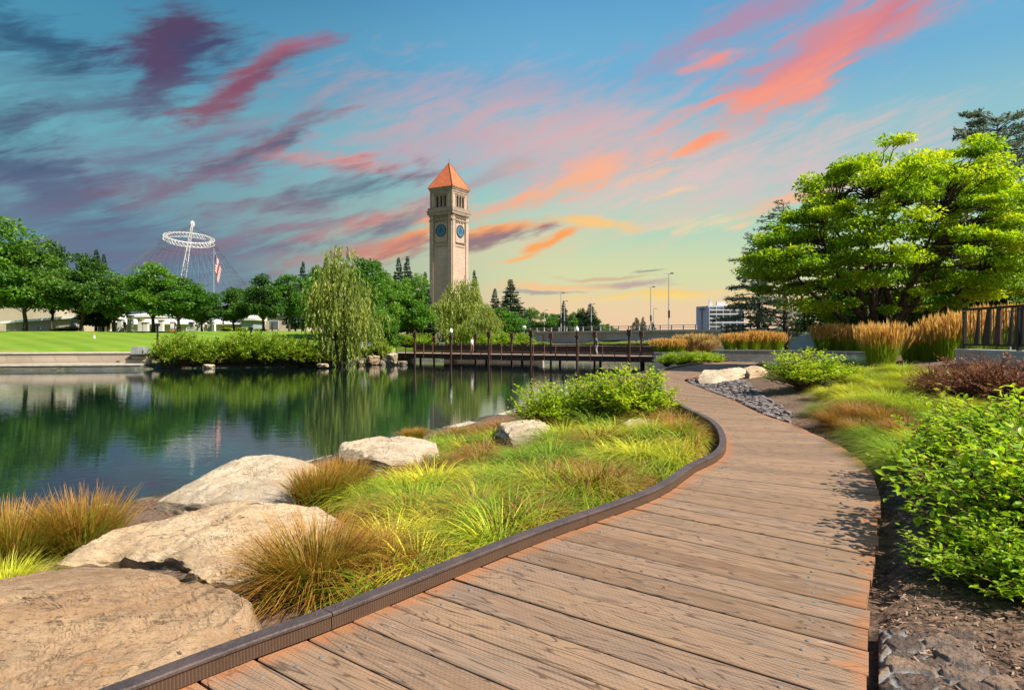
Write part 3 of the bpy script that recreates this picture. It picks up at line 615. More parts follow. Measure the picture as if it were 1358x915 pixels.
    m.add(V, np.stack([i + j, i + na + j, i + na + (j + 1) % na, i + (j + 1) % na], -1).reshape(-1, 4)); m.add(V[:na], [tuple(range(na))])
    o = m.build(name, mat, smooth=True, loc=tuple(c + np.array([*shift, 0]))); o.data.polygons.foreach_set('use_smooth', np.ones(len(o.data.polygons), bool))
    try: o.data.set_sharp_from_angle(angle=R(38))
    except Exception: pass
    return tag(o, label, 'boulder', 'pale boulders set along the pond shore and path')
ROCKPOLY = []
def rk(*a, **k):
    ROCKPOLY.append(np.array([G(*q)[:2] for q in a[1]])); return rock(*a, **k)
rk('boulder', [(-420, 830, -.35), (-200, 765, -.35), (0, 762, -.30), (70, 750, -.26), (140, 742, -.20), (215, 742, -.16), (262, 750, -.10), (318, 768, -.02), (356, 788, .05), (378, 818, .06), (372, 838, .03), (300, 868, .02), (210, 905, -.0), (100, 980, -.05), (-150, 1150, -.15), (-500, 1000, -.3)],
   M_rb, -1.0, 'huge flat brown slab beside the steel kerb, largest and nearest of the rocks', dome=.02, seed=3, na=300, nt_=110, rough=.8)
rk('boulder', [(52, 746, -.72), (100, 712, -.72), (150, 690, -.68), (205, 668, -.62), (265, 655, -.52), (335, 655, -.45), (400, 664, -.40), (455, 659, -.36), (490, 668, -.34), (501, 681, -.34), (492, 702, -.36), (455, 722, -.38), (400, 738, -.40), (345, 742, -.42), (330, 758, -.46), (290, 752, -.48), (235, 738, -.55), (160, 738, -.64), (100, 748, -.7)],
   M_rc, -1.2, 'long cream slab with an overhanging front, behind the huge brown slab', dome=.03, seed=8, na=260, nt_=80, bulge=.02, rough=.8)
rk('boulder', [(228, 750, -.50), (262, 742, -.46), (310, 744, -.42), (352, 746, -.40), (366, 760, -.40), (356, 778, -.40), (318, 772, -.42), (270, 764, -.46)],
   M_rc, -1.1, 'low broken ledge wedged between the huge brown slab and the long cream slab', dome=.01, seed=61, na=120, nt_=40, bulge=.0)
rk('boulder', [(195, 668, -.95), (235, 645, -.82), (275, 626, -.72), (318, 603, -.60), (350, 597, -.55), (400, 598, -.52), (424, 606, -.5), (436, 625, -.5), (420, 642, -.52), (385, 652, -.56), (320, 658, -.66), (255, 662, -.8)],
   M_rw, -1.4, 'whitish layered slab rising from the water behind the long cream slab', dome=.04, seed=14, na=220, nt_=60)
rk('boulder', [(436, 584, -.5), (470, 572, -.5), (520, 569, -.48), (560, 571, -.46), (586, 578, -.46), (584, 592, -.46), (555, 602, -.46), (520, 604, -.48), (485, 600, -.5), (445, 596, -.52)],
   M_rw, -1.1, 'blocky white-topped boulder with a dark broken face near the pond edge', dome=.02, seed=21, bulge=.0, na=200, nt_=50)
rk('boulder', [(662, 562, -.27), (676, 552, -.23), (700, 551, -.21), (722, 556, -.23), (732, 568, -.25), (712, 576, -.27), (680, 576, -.29)],
   M_rw, -.9, 'small pale boulder in the sedge, nearest the leafy twin shrubs', dome=.06, seed=31, na=120, nt_=36)
rk('boulder', [(744, 540, -.10), (756, 530, -.06), (776, 529, -.06), (788, 536, -.08), (780, 544, -.11), (760, 545, -.12)],
   M_rw, -.8, 'white boulder half hidden under the left edge of the large shrub', dome=.05, seed=37, na=110, nt_=30)
rk('boulder', [(826, 560, -.10), (842, 554, -.07), (864, 555, -.07), (878, 561, -.09), (862, 566, -.11), (838, 566, -.11)],
   M_rw, -.7, 'small pale rock in long grass below the large shrub', dome=.04, seed=41, na=100, nt_=30)
rk('boulder', [(924, 494, .32), (940, 489, .34), (965, 487, .34), (985, 486, .34), (990, 492, .32), (972, 497, .3), (950, 500, .28), (932, 500, .28)],
   M_rw, -.2, 'long pale boulder with a grey broken end at the bend of the boardwalk', dome=.03, seed=47, na=150, nt_=36, bulge=.01)
rk('boulder', [(986, 489, .42), (996, 484, .42), (1008, 485, .4), (1014, 491, .36), (1008, 497, .3), (992, 496, .3)],
   M_rc, -.15, 'rounder boulder with an orange front, behind the long pale one', dome=.05, seed=53, na=120, nt_=30)
# far bank rocks
for n_, (px, py, w, h, lab) in enumerate([(455, 474, 12, 13, 'upright grey rock under the leaning willow'), (480, 480, 14, 10, 'dark angular rock at the waterline right of the willow'), (495, 476, 16, 12, 'pale flat-topped rock on the bank above the water'),
                                          (510, 482, 14, 10, 'grey rock lying low in the water before the yellow post'), (520, 474, 18, 14, 'sandy slab leaning on the footbridge abutment'), (428, 484, 18, 5, 'thin flat stone at the foot of the green bank shrubs'), (533, 482, 14, 9, 'wedge shaped rock at the footbridge end'), (276, 486, 16, 8, 'brown rock showing under the bank shrubs')]):
    d = 66 if px > 440 else 59; x, y, z0 = AT(px, py, d); k = d / F
    m = MB(); blob_rock(m, (0, 0, 0), (w * k, w * k * .8, h * k * 1.5), n_ * 2.2 + 50, .4 * n_, sub=4, rough=.25, flat=.35)
    tag(m.build('shore_rock', [M_rg, M_rw, M_rc][n_ % 3], loc=(x, y, z0)), lab, 'rock', 'rocks on the far bank')
# concrete edging of the pond
M_conc = M_plain('concrete', (.42, .37, .30), .85, 0, .22, 2.5, .4, 30, .01)
M_concg = M_plain('concrete_grey', (.22, .23, .23), .85, 0, .35, 1.2, .4, 20, .01)
P = spline(POND[3:10], 8); T = unit(np.gradient(P, axis=0)); Nn = np.stack([T[:, 1], -T[:, 0]], -1); m = MB()
pr = [(-.04, -1.5), (-.04, -1.06), (-.03, -1.05), (.25, -1.05), (.26, -1.06), (.26, -1.3)]
V = np.stack([np.concatenate([P + Nn * a, np.full((len(P), 1), b)], 1) for a, b in pr], 1); q = np.arange(len(P) - 1)[:, None] * 6 + np.arange(5)[None]
m.add(V, np.stack([q, q + 1, q + 7, q + 6], -1).reshape(-1, 4)); m.add(np.vstack([V[0], V[-1]]), [(0, 1, 2, 3, 4, 5), (11, 10, 9, 8, 7, 6)])
tag(m.build('pond_edging', M_conc), 'pale concrete edging strip between the near bank and the pond', 'edging')

# ------------------------------------------------------------------ vegetation: materials
ML = {}
ML['oak'] = M_leaf('leaf_park_tree', [(0, (.025, .07, .012)), (.4, (.06, .145, .018)), (.75, (.115, .225, .02)), (1, (.20, .30, .022))], .3)
ML['bright'] = M_leaf('leaf_bright_tree', [(0, (.04, .12, .012)), (.4, (.085, .20, .018)), (.75, (.14, .27, .022)), (1, (.22, .33, .03))], .35)
ML['willow'] = M_leaf('leaf_willow', [(0, (.08, .13, .025)), (.4, (.18, .24, .04)), (.75, (.30, .34, .05)), (1, (.44, .38, .08))], .35)
ML['maple'] = M_leaf('leaf_maple', [(0, (.05, .14, .005)), (.35, (.14, .27, .005)), (.7, (.29, .41, .006)), (1, (.50, .54, .010))], .45)
ML['fir'] = M_leaf('needles_fir', [(0, (.025, .06, .035)), (.5, (.05, .10, .055)), (1, (.09, .15, .075))], .15, .6)
ML['spruce'] = M_leaf('needles_blue', [(0, (.07, .11, .085)), (.5, (.13, .18, .13)), (1, (.22, .27, .19))], .2, .6)
ML['shrub'] = M_leaf('leaf_shrub', [(0, (.10, .24, .012)), (.35, (.20, .36, .012)), (.7, (.34, .46, .015)), (1, (.50, .52, .03))], .42, .38)
ML['shrubfar'] = M_leaf('leaf_bank_shrub', [(0, (.05, .14, .012)), (.4, (.15, .27, .015)), (.75, (.30, .38, .02)), (1, (.44, .42, .03))], .35)
ML['barberry'] = M_leaf('leaf_barberry', [(0, (.10, .04, .028)), (.5, (.22, .085, .045)), (.8, (.34, .15, .05)), (1, (.42, .26, .05))], .3)
ML['sedge'] = M_leaf('blade_sedge', [(0, (.26, .10, .02)), (.18, (.30, .17, .03)), (.34, (.16, .22, .015)), (.55, (.16, .31, .012)), (.78, (.38, .42, .015)), (1, (.62, .54, .035))], .26, .5, tip=((.50, .36, .09), .7, 1., .5))
ML['rush'] = M_leaf('blade_rush', [(0, (.24, .12, .02)), (.3, (.20, .18, .02)), (.6, (.13, .23, .015)), (1, (.32, .32, .03))], .25, .5, tip=((.50, .20, .03), .45, 1.0, .75))
ML['reed'] = M_leaf('blade_reed_grass', [(0, (.10, .22, .012)), (.5, (.22, .34, .015)), (1, (.42, .40, .03))], .4, .5, tip=((.55, .27, .05), .6, .95, .75))
ML['plume'] = M_leaf('reed_plume', [(0, (.42, .23, .06)), (.5, (.58, .37, .11)), (1, (.74, .54, .24))], .35, .7)
ML['straw'] = M_leaf('straw', [(0, (.34, .22, .08)), (.5, (.52, .38, .16)), (1, (.66, .52, .28))], .3, .7)
ML['bluegrass'] = M_leaf('blade_blue_fescue', [(0, (.05, .10, .07)), (1, (.13, .20, .15))], .2)
def M_bark(name, a, b):
    k = NT(name); o = k.obj(); s = k.noise(1, 5, .7, k.mapv(o, (9, 9, 1.6)))
    k.pbr(k.mix(k.mr(s, .3, .7), a, b), .95, 0, k.bump(s, .8, .03), .2); return k.mat
MBK = M_bark('bark', (.035, .025, .02), (.12, .085, .065)); MBG = M_bark('bark_grey', (.10, .085, .07), (.26, .22, .18)); MTW = M_bark('twig', (.10, .05, .03), (.20, .10, .055))

def prof_pts(n, prof, H0, H1, W, r, shell=.55):
    """points in a solid of revolution whose half width at height t is prof(t)*W"""
    out = []
    while len(out) < n:
        t = r.random(); w = prof(t) * W
        if r.random() > (w / W) ** 1.3 + .05: continue
        a = r.uniform(0, 2 * math.pi); q = r.random() ** shell
        out.append((math.cos(a) * w * q, math.sin(a) * w * q, H0 + (H1 - H0) * t))
    return np.array(out)
def bend(a, b, sag, r, k=6, wob=.03):
    a = np.array(a, float); b = np.array(b, float); L = np.linalg.norm(b - a); t = np.linspace(0, 1, k)[:, None]
    P = a + (b - a) * t; P[:, 2] += sag * L * np.sin(t[:, 0] * math.pi); P[1:-1] += np.array([[r.gauss(0, wob * L) for _ in range(3)] for _ in range(k - 2)]); return P
def clump_leaves(mb, C, rad, n, size, t0, tj, flat=.7, up=.6, outc=None, droop=0.):
    k = len(C); idx = np.repeat(np.arange(k), n); N = len(idx)
    v = rng.normal(size=(N, 3)); v = unit(v) * (rng.random((N, 1)) ** .42); rr = np.asarray(rad)[idx][:, None]
    P = C[idx] + v * rr * (1, 1, flat)
    D = unit(v * .8 + rng.normal(size=(N, 3)) * .7 - (0, 0, droop)); U = rng.normal(size=(N, 3)) * .75 + (0, 0, up + .5)
    tint = np.clip(np.asarray(t0)[idx] + rng.normal(0, tj, N), 0, 1)
    leaves(mb, P, D, U, size * rng.uniform(.7, 1.3, N), tint)
def tree_species(name, seed, H, W, th, prof, mat, ncl, per, leaf, cr, label, cat='tree', bark=MBK, tr=.02, t0=.5, fork=1, group=None, flat=.65, lean=0):
    r = random.Random(seed); root = empty(name, (0, 0, 0), 0, label, cat, group)
    C = prof_pts(ncl, prof, th, H * .97, W, r); C += np.array([[r.gauss(0, .12 * W), r.gauss(0, .12 * W), r.gauss(0, .02 * H)] for _ in range(ncl)])
    C[:, 0] += lean * C[:, 2]
    tm = MB(); top = np.array([lean * H * .8, 0, H * .86]); tp = bend((0, 0, -.3), top, 0, r, 9, .008); R0_ = tr * H
    rads = R0_ * (1 - np.linspace(0, 1, 9)) ** .8 * .92 + .02; rads[0] *= 1.35; tm.tube(tp, rads, 8)
    for c in C:
        f = np.clip((c[2] / H) * .72 - r.uniform(.02, .12), th * .6 / H, .8); st = np.array([np.interp(f * H, tp[:, 2], tp[:, i]) for i in range(3)])
        k = R0_ * .42 * (1 - f) * r.uniform(.6, 1); tm.tube(bend(st, c, .10, r, 5), np.linspace(k, .012, 5), 5, caps=False)
    tm.build('trunk', bark, root, smooth=True)
    m = MB(); rad = np.array([cr * r.uniform(.65, 1.25) for _ in C]); tt = np.array([min(1, max(0, t0 + r.gauss(0, .13))) for _ in C])
    clump_leaves(m, C, rad, per, leaf, tt, .12, flat)
    m.build('crown', mat, root); return root
ovate = lambda t: math.sin(math.pi * min(1, (t * .93 + .07)) ** .75) ** .7
roundp = lambda t: max(0, 1 - (2 * t - 1) ** 2) ** .5
oval = lambda t: (math.sin(math.pi * (t * .9 + .08)) ** .75) * (1 - .25 * t)
spire = lambda t: (1 - t) ** .8 * min(1, t * 6 + .35)
def conifer(name, seed, H, W, th, mat, label, levels=26, per=7, dens=1.0, group=None, sparse=0., nl=.32, droop=.12, bark=MBK, asym=0, cat='tree', shp=None, nw=.16):
    r = random.Random(seed); root = empty(name, (0, 0, 0), 0, label, cat, group); tm = MB(); m = MB()
    tp = bend((0, 0, -.3), (r.uniform(-.02, .02) * H, 0, H * .98), 0, r, 9, .004); tm.tube(tp, H * .018 * (1 - np.linspace(0, 1, 9)) + .02, 7)
    P, D, S, T = [], [], [], []
    for i in range(levels):
        t = (i + r.random() * .7) / levels; z = th + (H - th) * t; w = W * (shp(t) if shp else (1 - t) ** .85) * r.uniform(.75, 1.1) + .12
        for j in range(per):
            if r.random() < sparse: continue
            a = r.uniform(0, 6.283); L = w * r.uniform(.6, 1.12) * (1 + asym * math.cos(a)); b0 = np.array([np.interp(z, tp[:, 2], tp[:, k]) for k in range(3)])
            e = b0 + np.array([math.cos(a) * L, math.sin(a) * L, L * (.22 - droop * 2 * (1 - t))]); B = bend(b0, e, .05, r, 6, .02); tm.tube(B, np.linspace(.014 + L * .012, .006, 6), 4, caps=False)
            n = int(max(6, L * 20 * dens)); q = r.random
            for _ in range(n):
                s = .15 + .85 * math.sqrt(q()); p = np.array([np.interp(s * 5, range(6), B[:, k]) for k in range(3)]); side = r.choice((-1, 1)); ds = L * .30 * (1.15 - s)
                da = a + side * r.uniform(.5, 1.1); o = r.random() * ds
                P.append(p + (math.cos(da) * o, math.sin(da) * o, r.gauss(0, .05) - o * .15)); D.append((math.cos(da) + r.gauss(0, .35), math.sin(da) + r.gauss(0, .35), r.gauss(.1, .35))); S.append(nl * r.uniform(.6, 1.3) * (1 - .45 * t)); T.append(min(1, max(0, .45 + .25 * s * r.random() + r.gauss(0, .13))))
    P, D, S, T = map(np.array, (P, D, S, T)); tmpl = (np.array([(0, 0, 0), (nw, .5, .04), (0, 1, -.03), (-nw, .5, .04)]), np.array([(0, 1, 2, 3)]))
    leaves(m, P, D, rng.normal(size=P.shape) * .6 + (0, 0, 1), S, T, tmpl)
    tm.build('trunk', bark, root, smooth=True); m.build('crown', mat, root); return root
def willow(name, seed, H, W, th, label, strands=900, group=None, dens=1.0, dead=0, big=1.0):
    r = random.Random(seed); root = empty(name, (0, 0, 0), 0, label, 'willow', group); tm = MB()
    tips = prof_pts(64, lambda t: .62 + .38 * math.sin(math.pi * min(1, t * 1.15)) - .45 * max(0, t - .72) / .28 * .8, th, H * .97, W * .85, r, .38); tips[:, :2] += np.array([[r.gauss(0, .35), r.gauss(0, .35)] for _ in tips])
    for bx in (-.25, .1, .3):
        tp = bend((bx, 0, -.4), (bx * 5, bx, H * .66), 0, r, 7, .04); tm.tube(tp, np.linspace(.026 * H, .07, 7), 7)
    for c in tips: tm.tube(bend((r.uniform(-.5, .5), 0, c[2] * r.uniform(.35, .65)), c, .12, r, 6, .05), np.linspace(.012 * H, .02, 6), 5, caps=False)
    for _ in range(dead):
        a = r.uniform(2.4, 4.0); tm.tube(bend((0, 0, 1.2), (math.cos(a) * W * .8, math.sin(a) * W * .5 - 1, r.uniform(.6, 2.6)), .15, r, 6, .06), np.linspace(.05, .012, 6), 4, m=1)
    tm.build('trunk', [MBK, MBG], root, smooth=True)
    m = MB(); P, D, S, T = [], [], [], []
    for i in range(strands):
        c = tips[r.randrange(len(tips))]; a = r.uniform(0, 6.283); q = r.random() ** .5 * 1.45 * big; x, y = c[0] + math.cos(a) * q, c[1] + math.sin(a) * q; z = c[2] + r.gauss(.0, .35) - q * .25
        Ls_ = r.uniform(.5, 2.3) * big * (1.2 - .5 * c[2] / H); k = int(Ls_ * 9 * dens); t0 = r.gauss(.5, .17); dx, dy = math.cos(a) * .35, math.sin(a) * .35
        for j in range(k):
            s = j / k; P.append((x + dx * s ** .5 * .8 + r.gauss(0, .03), y + dy * s ** .5 * .8 + r.gauss(0, .03), z - Ls_ * s)); D.append((r.gauss(0, .35), r.gauss(0, .35), -1)); S.append(r.uniform(.26, .5) * big); T.append(min(1, max(0, t0 + r.gauss(0, .1))))
    P, D, S, T = map(np.array, (P, D, S, T)); leaves(m, P, D, rng.normal(size=P.shape), S, T, (np.array([(0, 0, 0), (.17, .5, .03), (0, 1, 0), (-.17, .5, .03)]), np.array([(0, 1, 2, 3)])))
    m.build('crown', ML['willow'], root); return root

def gdist(px, d, zoff=0): x = (px - 679) / F * d; return x, d, gz1(x, d)
def put(src, px, d, top, H, wpx=None, label=None, W=None, rz=None, first=False, zb=None, sxy=None):
    x, y, z = gdist(px, d); z = z if zb is None else zb
    h = (HOR - top) / F * d + CH - z; s = h / H; sx = s if wpx is None else (wpx / F * d) / (2 * W)
    o = src if first else copy_tree(src); o.location = (x, y, z - .02); o.rotation_euler = (0, 0, random.uniform(0, 6.28) if rz is None else rz); o.scale = (sx, sx, s)
    if label: o['label'] = label
    return o
GL = 'park trees along the lawn'
oaks = [tree_species('park_tree', 11 + i, 12, 4.6, 3.7, p, ML[mt], 64, 165, .40, 1.15, 'x', group=GL, t0=t0) for i, (p, mt, t0) in enumerate([(ovate, 'oak', .55), (lambda t: (1 - t) ** .62 * min(1, t * 4 + .45), 'oak', .38), (lambda t: (1.02 - t) ** .45 * min(1, t * 3 + .5), 'bright', .5), (oval, 'bright', .25)])]
used = set()
LEFT = [(-12, 84, 282, 118, 2, 'tall bright green tree cut by the left edge of the view'), (33, 88, 303, 100, 0, 'big full green tree with a thick trunk near the low stone building'), (70, 98, 318, 70, 1, 'dark green tree filling the gap behind the thick-trunked one'),
        (109, 90, 334, 84, 1, 'dark tree before the sloping white roof, trunk clear of the lawn'), (152, 94, 352, 78, 0, 'mid green tree between the dark pointed one and the sunlit pair'), (203, 86, 346, 88, 2, 'sunlit round tree, larger of the pair below the cable tent'),
        (237, 85, 360, 82, 3, 'sunlit round tree beside the striped kiosk'), (268, 96, 386, 54, 0, 'small green tree just left of the flagpole'), (309, 92, 380, 58, 1, 'small dark tree just right of the flagpole'), (350, 90, 362, 66, 1, 'dark green tree at the right foot of the cable tent'), (330, 110, 372, 50, 0, 'far small tree between the two dark ones right of the flag'),
        (384, 92, 356, 60, 3, 'green tree close behind the left side of the leaning willow'), (418, 100, 352, 60, 1, 'dark tree directly behind the leaning willow'),
        (438, 76, 348, 84, 2, 'bushy green tree filling the space right behind the leaning willow'), (478, 78, 330, 78, 3, 'tall feathery green tree rising behind the right side of the leaning willow'), (508, 88, 352, 62, 2, 'bright leafy tree between the leaning willow and the tower'), (545, 92, 360, 66, 2, 'bright tall tree touching the left edge of the tower'), (506, 72, 408, 62, 2, 'small bright tree by the yellow post at the footbridge end'), (575, 170, 380, 40, 1, 'dark tree at the back left corner of the tower'),
        (665, 110, 402, 66, 3, 'fresh green tree at the right edge of the hanging willow'), (703, 218, 404, 46, 0, 'round dark green tree at the left end of the road bridge'), (733, 218, 412, 40, 3, 'small round tree behind the left street lamps'), (768, 218, 406, 30, 0, 'dark small tree behind the yellowish one on the bridge'),
        (758, 218, 420, 50, 2, 'low yellowish bushy tree behind the road bridge'), (786, 218, 422, 44, 2, 'yellowish tree, second one behind the road bridge'), (805, 240, 427, 22, 3, 'tiny round tree at the middle of the road bridge'), (690, 190, 420, 34, 3, 'small tree next to the round white lamp')]
for px, d, top, w, v, lab in LEFT:
    put(oaks[v], px, d, top, 12.5, w * 1.18, lab, 5.2, first=v not in used, zb=None); used.add(v)
f1 = conifer('fir_tree', 3, 16, 4.0, 1.2, ML['fir'], 'x', group='firs rising over the park', levels=44, per=11, dens=1.7, nl=.5, nw=.2, shp=lambda t: (1 - t) ** 1.05 * (1 if t > .06 else .8))
FIR = [(127, 96, 330, 34, 'dark pointed fir behind the tree row, left of the cable tent'), (137, 99, 336, 26, 'second dark fir beside the pointed one'), (402, 110, 346, 26, 'fir tip above the tree left of the leaning willow'), (528, 120, 341, 30, 'left one of the fir pair near the tower'), (540, 122, 339, 32, 'right one of the fir pair near the tower'), (563, 118, 360, 28, 'fir touching the left side of the tower'),
       (629, 140, 358, 24, 'fir peeking from behind the right side of the tower'), (657, 150, 382, 26, 'short fir left of the tallest one'), (678, 140, 370, 44, 'tallest fir right of the tower'), (748, 190, 398, 18, 'small fir behind the yellowish trees'), (783, 185, 402, 32, 'wide fir behind the road bridge lamp'), (774, 195, 408, 22, 'little fir left of the wide one'),
       (844, 230, 421, 22, 'far fir on the left over the bridge railing'), (853, 235, 420, 14, 'middle one of the far firs over the bridge railing'), (865, 235, 427, 18, 'lowest far fir over the bridge railing'), (392, 120, 366, 24, 'small fir left of the fir tip')]
for i, (px, d, top, w, lab) in enumerate(FIR): put(f1, px, d, top, 16, w * 1.2, lab, 3.2, first=i == 0)
w1 = willow('willow_tree', 5, 11, 3.6, 2.0, 'tall leaning willow with bare grey limbs, hanging over the rocks on the far bank', 1250, dead=16)
put(w1, 452, 63.5, 320, 11, 108, None, 4.6, rz=.3, first=True, zb=-.7)
w2 = willow('willow_tree', 9, 11, 4.4, 1.6, 'wide drooping willow in front of the right foot of the clock tower', 2200)
put(w2, 612, 112, 364, 11.6, 104, None, 5.6, rz=1.0, first=True)
w3 = copy_tree(w2, label='lower willow fringe right of the wide drooping one'); put(w3, 640, 104, 398, 11.6, 70, None, 5.6, rz=2.6, first=True)

# hero maple-like tree on the right
def hero():
    r = random.Random(21); D0 = 30.; bx, by, _ = AT(1166, 440, D0); bz = 1.0
    root = empty('broad_tree', (bx, by, bz), 0, 'broad spreading bright green tree with tiered branches behind the reed grass', 'tree')
    out = np.array([(985, 345), (1000, 322), (1030, 298), (1058, 272), (1082, 262), (1078, 232), (1092, 216), (1118, 218), (1140, 198), (1165, 182), (1188, 192), (1196, 212), (1232, 205), (1262, 184), (1290, 168), (1302, 190), (1298, 228), (1330, 234), (1358, 246), (1375, 300), (1385, 350), (1370, 392), (1320, 400), (1270, 410), (1225, 415), (1190, 408), (1150, 420), (1110, 428), (1085, 420), (1050, 404), (1015, 384), (992, 366)], float)
    Wp = np.stack([(out[:, 0] - 679) / F * D0 - bx, (HOR - out[:, 1]) / F * D0 + CH - bz], -1)
    cx, cz = 0.4, 4.6
    C = []
    while len(C) < 500:
        x, z = r.uniform(-7, 7.5), r.uniform(.8, 8.8); s_ = float(sdf(Wp, x, z))
        if s_ > -.12: continue
        dep = 4.6 * math.sqrt(max(0, 1 - ((x - cx) / 7.4) ** 2)) * math.sqrt(max(.05, min(1, -s_ / 1.6))); y = r.uniform(-1, 1)
        if abs(y) < .35 and r.random() < .55: continue
        # tiers: pull heights toward layers that dip outward
        tier = round((z + .12 * abs(x)) / .78) * .78 - .12 * abs(x); z2 = z * .62 + tier * .38
        if float(sdf(Wp, x, z2)) > -.05: z2 = z
        C.append((x, y * dep, z2))
    C = np.array(C); C = C[~((np.abs(C[:, 0] - .3) < 1.9) & (C[:, 2] > 4.1) & (C[:, 2] < 6.2) & (C[:, 1] < 1.6) & (rng.random(len(C)) < .7))]
    C = C[~((np.abs(C[:, 0] + .0) < 1.5) & (C[:, 2] < 3.3) & (C[:, 1] < .8) & (rng.random(len(C)) < .75))]
    tm = MB(); limbs = []
    tm.tube(bend((0, 0, -.4), (0, 0, .75), 0, r, 4, .0), [.52, .40, .36, .38], 10)
    for a, el, L in [(180, 38, 4.6), (140, 62, 5.2), (165, 72, 6.4), (95, 80, 6.8), (50, 72, 6.6), (20, 48, 6.2), (-5, 34, 5.4), (-60, 55, 5.), (-120, 55, 5.), (70, 50, 5), (-30, 66, 6.2), (200, 56, 5)]:
        a, el = R(a), R(el); e = np.array([math.cos(a) * math.cos(el) * L, math.sin(a) * math.cos(el) * L * .6, .6 + math.sin(el) * L * .92]); B = bend((math.cos(a) * .18, math.sin(a) * .12, .45), e, -.07, r, 10, .02)
        tm.tube(B, np.linspace(.19, .03, 10) ** 1.0, 8); limbs.append(B)
    LB = np.vstack([b[2:] for b in limbs])
    for c in C:
        dd = np.linalg.norm((LB - c) * (1, 1, 1.3), axis=1) + (LB[:, 2] > c[2]) * .8; p = LB[dd.argmin()]; Lg = np.linalg.norm(c - p)
        B = bend(p, c - (0, 0, .1), .06, r, 6, .04); tm.tube(B, np.linspace(.018 + .012 * Lg, .007, 6), 5, caps=False)
        for _ in range(3):
            a = r.uniform(0, 6.28); q = r.uniform(.3, .6); tm.tube(bend(B[4], c + (math.cos(a) * q, math.sin(a) * q, r.uniform(-.05, .1)), .05, r, 4, .04), np.linspace(.009, .004, 4), 3, caps=False)
    tm.build('trunk', MBK, root, smooth=True)
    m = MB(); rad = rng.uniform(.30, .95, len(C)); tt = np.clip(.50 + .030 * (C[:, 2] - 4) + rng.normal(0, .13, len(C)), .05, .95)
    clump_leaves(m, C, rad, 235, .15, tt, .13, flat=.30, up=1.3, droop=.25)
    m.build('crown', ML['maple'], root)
hero()
# conifers on the right
c1 = conifer('pine_tree', 31, 8.5, 2.3, 1.0, ML['spruce'], 'thin blue-grey pine left of the broad green tree', levels=26, per=7, dens=1.7, sparse=.25, nl=.30, droop=.05, shp=lambda t: (1 - t) ** .6 * (1 if t > .15 else .7), asym=-.25)
put(c1, 1043, 55, 264, 8.6, None, None, rz=0, first=True)
c3 = conifer('pine_tree', 35, 8.5, 2.9, 1.2, ML['spruce'], 'fuller blue-grey conifer with drooping limbs at the left foot of the broad tree', levels=22, per=8, dens=1.8, sparse=.2, nl=.30, droop=.16, shp=lambda t: (1 - t) ** .5)
put(c3, 1006, 57, 300, 8.6, 112, None, 2.9, rz=0, first=True)
c2 = conifer('pine_tree', 33, 14, 3.2, 2.5, ML['spruce'], 'tall sparse pine reaching out at the top right behind the broad tree', levels=34, per=9, dens=2.4, sparse=.2, nl=.42, droop=.0, shp=lambda t: .55 + .45 * math.sin(t * 3.1))
put(c2, 1322, 40, 150, 14.2, None, None, rz=.5, first=True)
for px, d, top, w, v, lab in [(1235, 42, 318, 190, 1, 'dark tree standing in shade behind the trunk of the broad tree'), (1345, 40, 330, 150, 1, 'dark tree filling the gap at the right behind the dark railing'), (1120, 48, 352, 130, 1, 'dark tree behind the left boughs of the broad tree')]:
    o = put(oaks[v], px, d, top, 12.5, w, lab, 5.2); o['group'] = 'dark trees behind the broad tree'; 

# ------------------------------------------------------------------ shrubs with real leaves
def shrub(name, seed, rad, H, stems, per, leaf, mat, label, twigs=4, tmpl=LEAF8, group=None, cat='shrub', t0=.5, outw=.75, red=MTW, sub=1.0, parts=True, dr=.25, low=.22):
    r = random.Random(seed); root = empty(name, (0, 0, 0), 0, label, cat, group); tm = MB(); m = MB(); P, D, U, S, T = [], [], [], [], []
    for i in range(stems):
        a = r.uniform(0, 6.283); q = r.random() ** .6; e = np.array([math.cos(a) * rad * q * 1.0, math.sin(a) * rad * q, H * (1 - .62 * q ** 2.2) * r.uniform(.35, 1.0)])
        B = bend((math.cos(a) * .14 * rad * r.random(), math.sin(a) * .14 * rad * r.random(), -.05), e, .10 * q, r, 7, .03); tm.tube(B, np.linspace(.009, .003, 7) * (.6 + .5 * H), 4, caps=False)
        segs = [(B, .30)]
        for _ in range(twigs):
            s = r.uniform(low, .92); p = np.array([np.interp(s * 6, range(7), B[:, k]) for k in range(3)]); aa = a + r.gauss(0, 1.0); L = r.uniform(.14, .34) * rad * (1.2 - s * .5)
            b2 = bend(p, p + np.array([math.cos(aa) * L, math.sin(aa) * L, L * r.uniform(.2, 1.0)]), .05, r, 5, .03); tm.tube(b2, np.linspace(.004, .0018, 5) * (.6 + .5 * H), 3, caps=False); segs.append((b2, .1))
        tcl = r.gauss(t0, .13)
        for B_, s0 in segs:
            K = len(B_) - 1; L = np.linalg.norm(B_[-1] - B_[0]); n = int(per * (1 if s0 > .2 else .6)); ph = r.uniform(0, 6.28)
            for j in range(n):
                s = s0 + (1 - s0) * (j + .6) / n; p = np.array([np.interp(s * K, range(K + 1), B_[:, k]) for k in range(3)]); ax = unit(B_[-1] - B_[-2])
                th = ph + j * 2.4; rd = np.array([math.cos(th), math.sin(th), 0.]); d = unit(rd * outw + ax * (.35 + .5 * (s > .9)) + (0, 0, .15 - dr * r.random())); P.append(p); D.append(d); U.append((r.gauss(0, .3), r.gauss(0, .3), 1)); S.append(leaf * r.uniform(.45, 1.22)); T.append(min(1, max(0, tcl + .15 * (s - .5) + r.gauss(0, .10))))
    P, D, U, S, T = map(np.array, (P, D, U, S, T)); leaves(m, P, D, U, S, T, tmpl)
    tm.build('stems', red, root); m.build('foliage', mat, root, smooth=False); return root
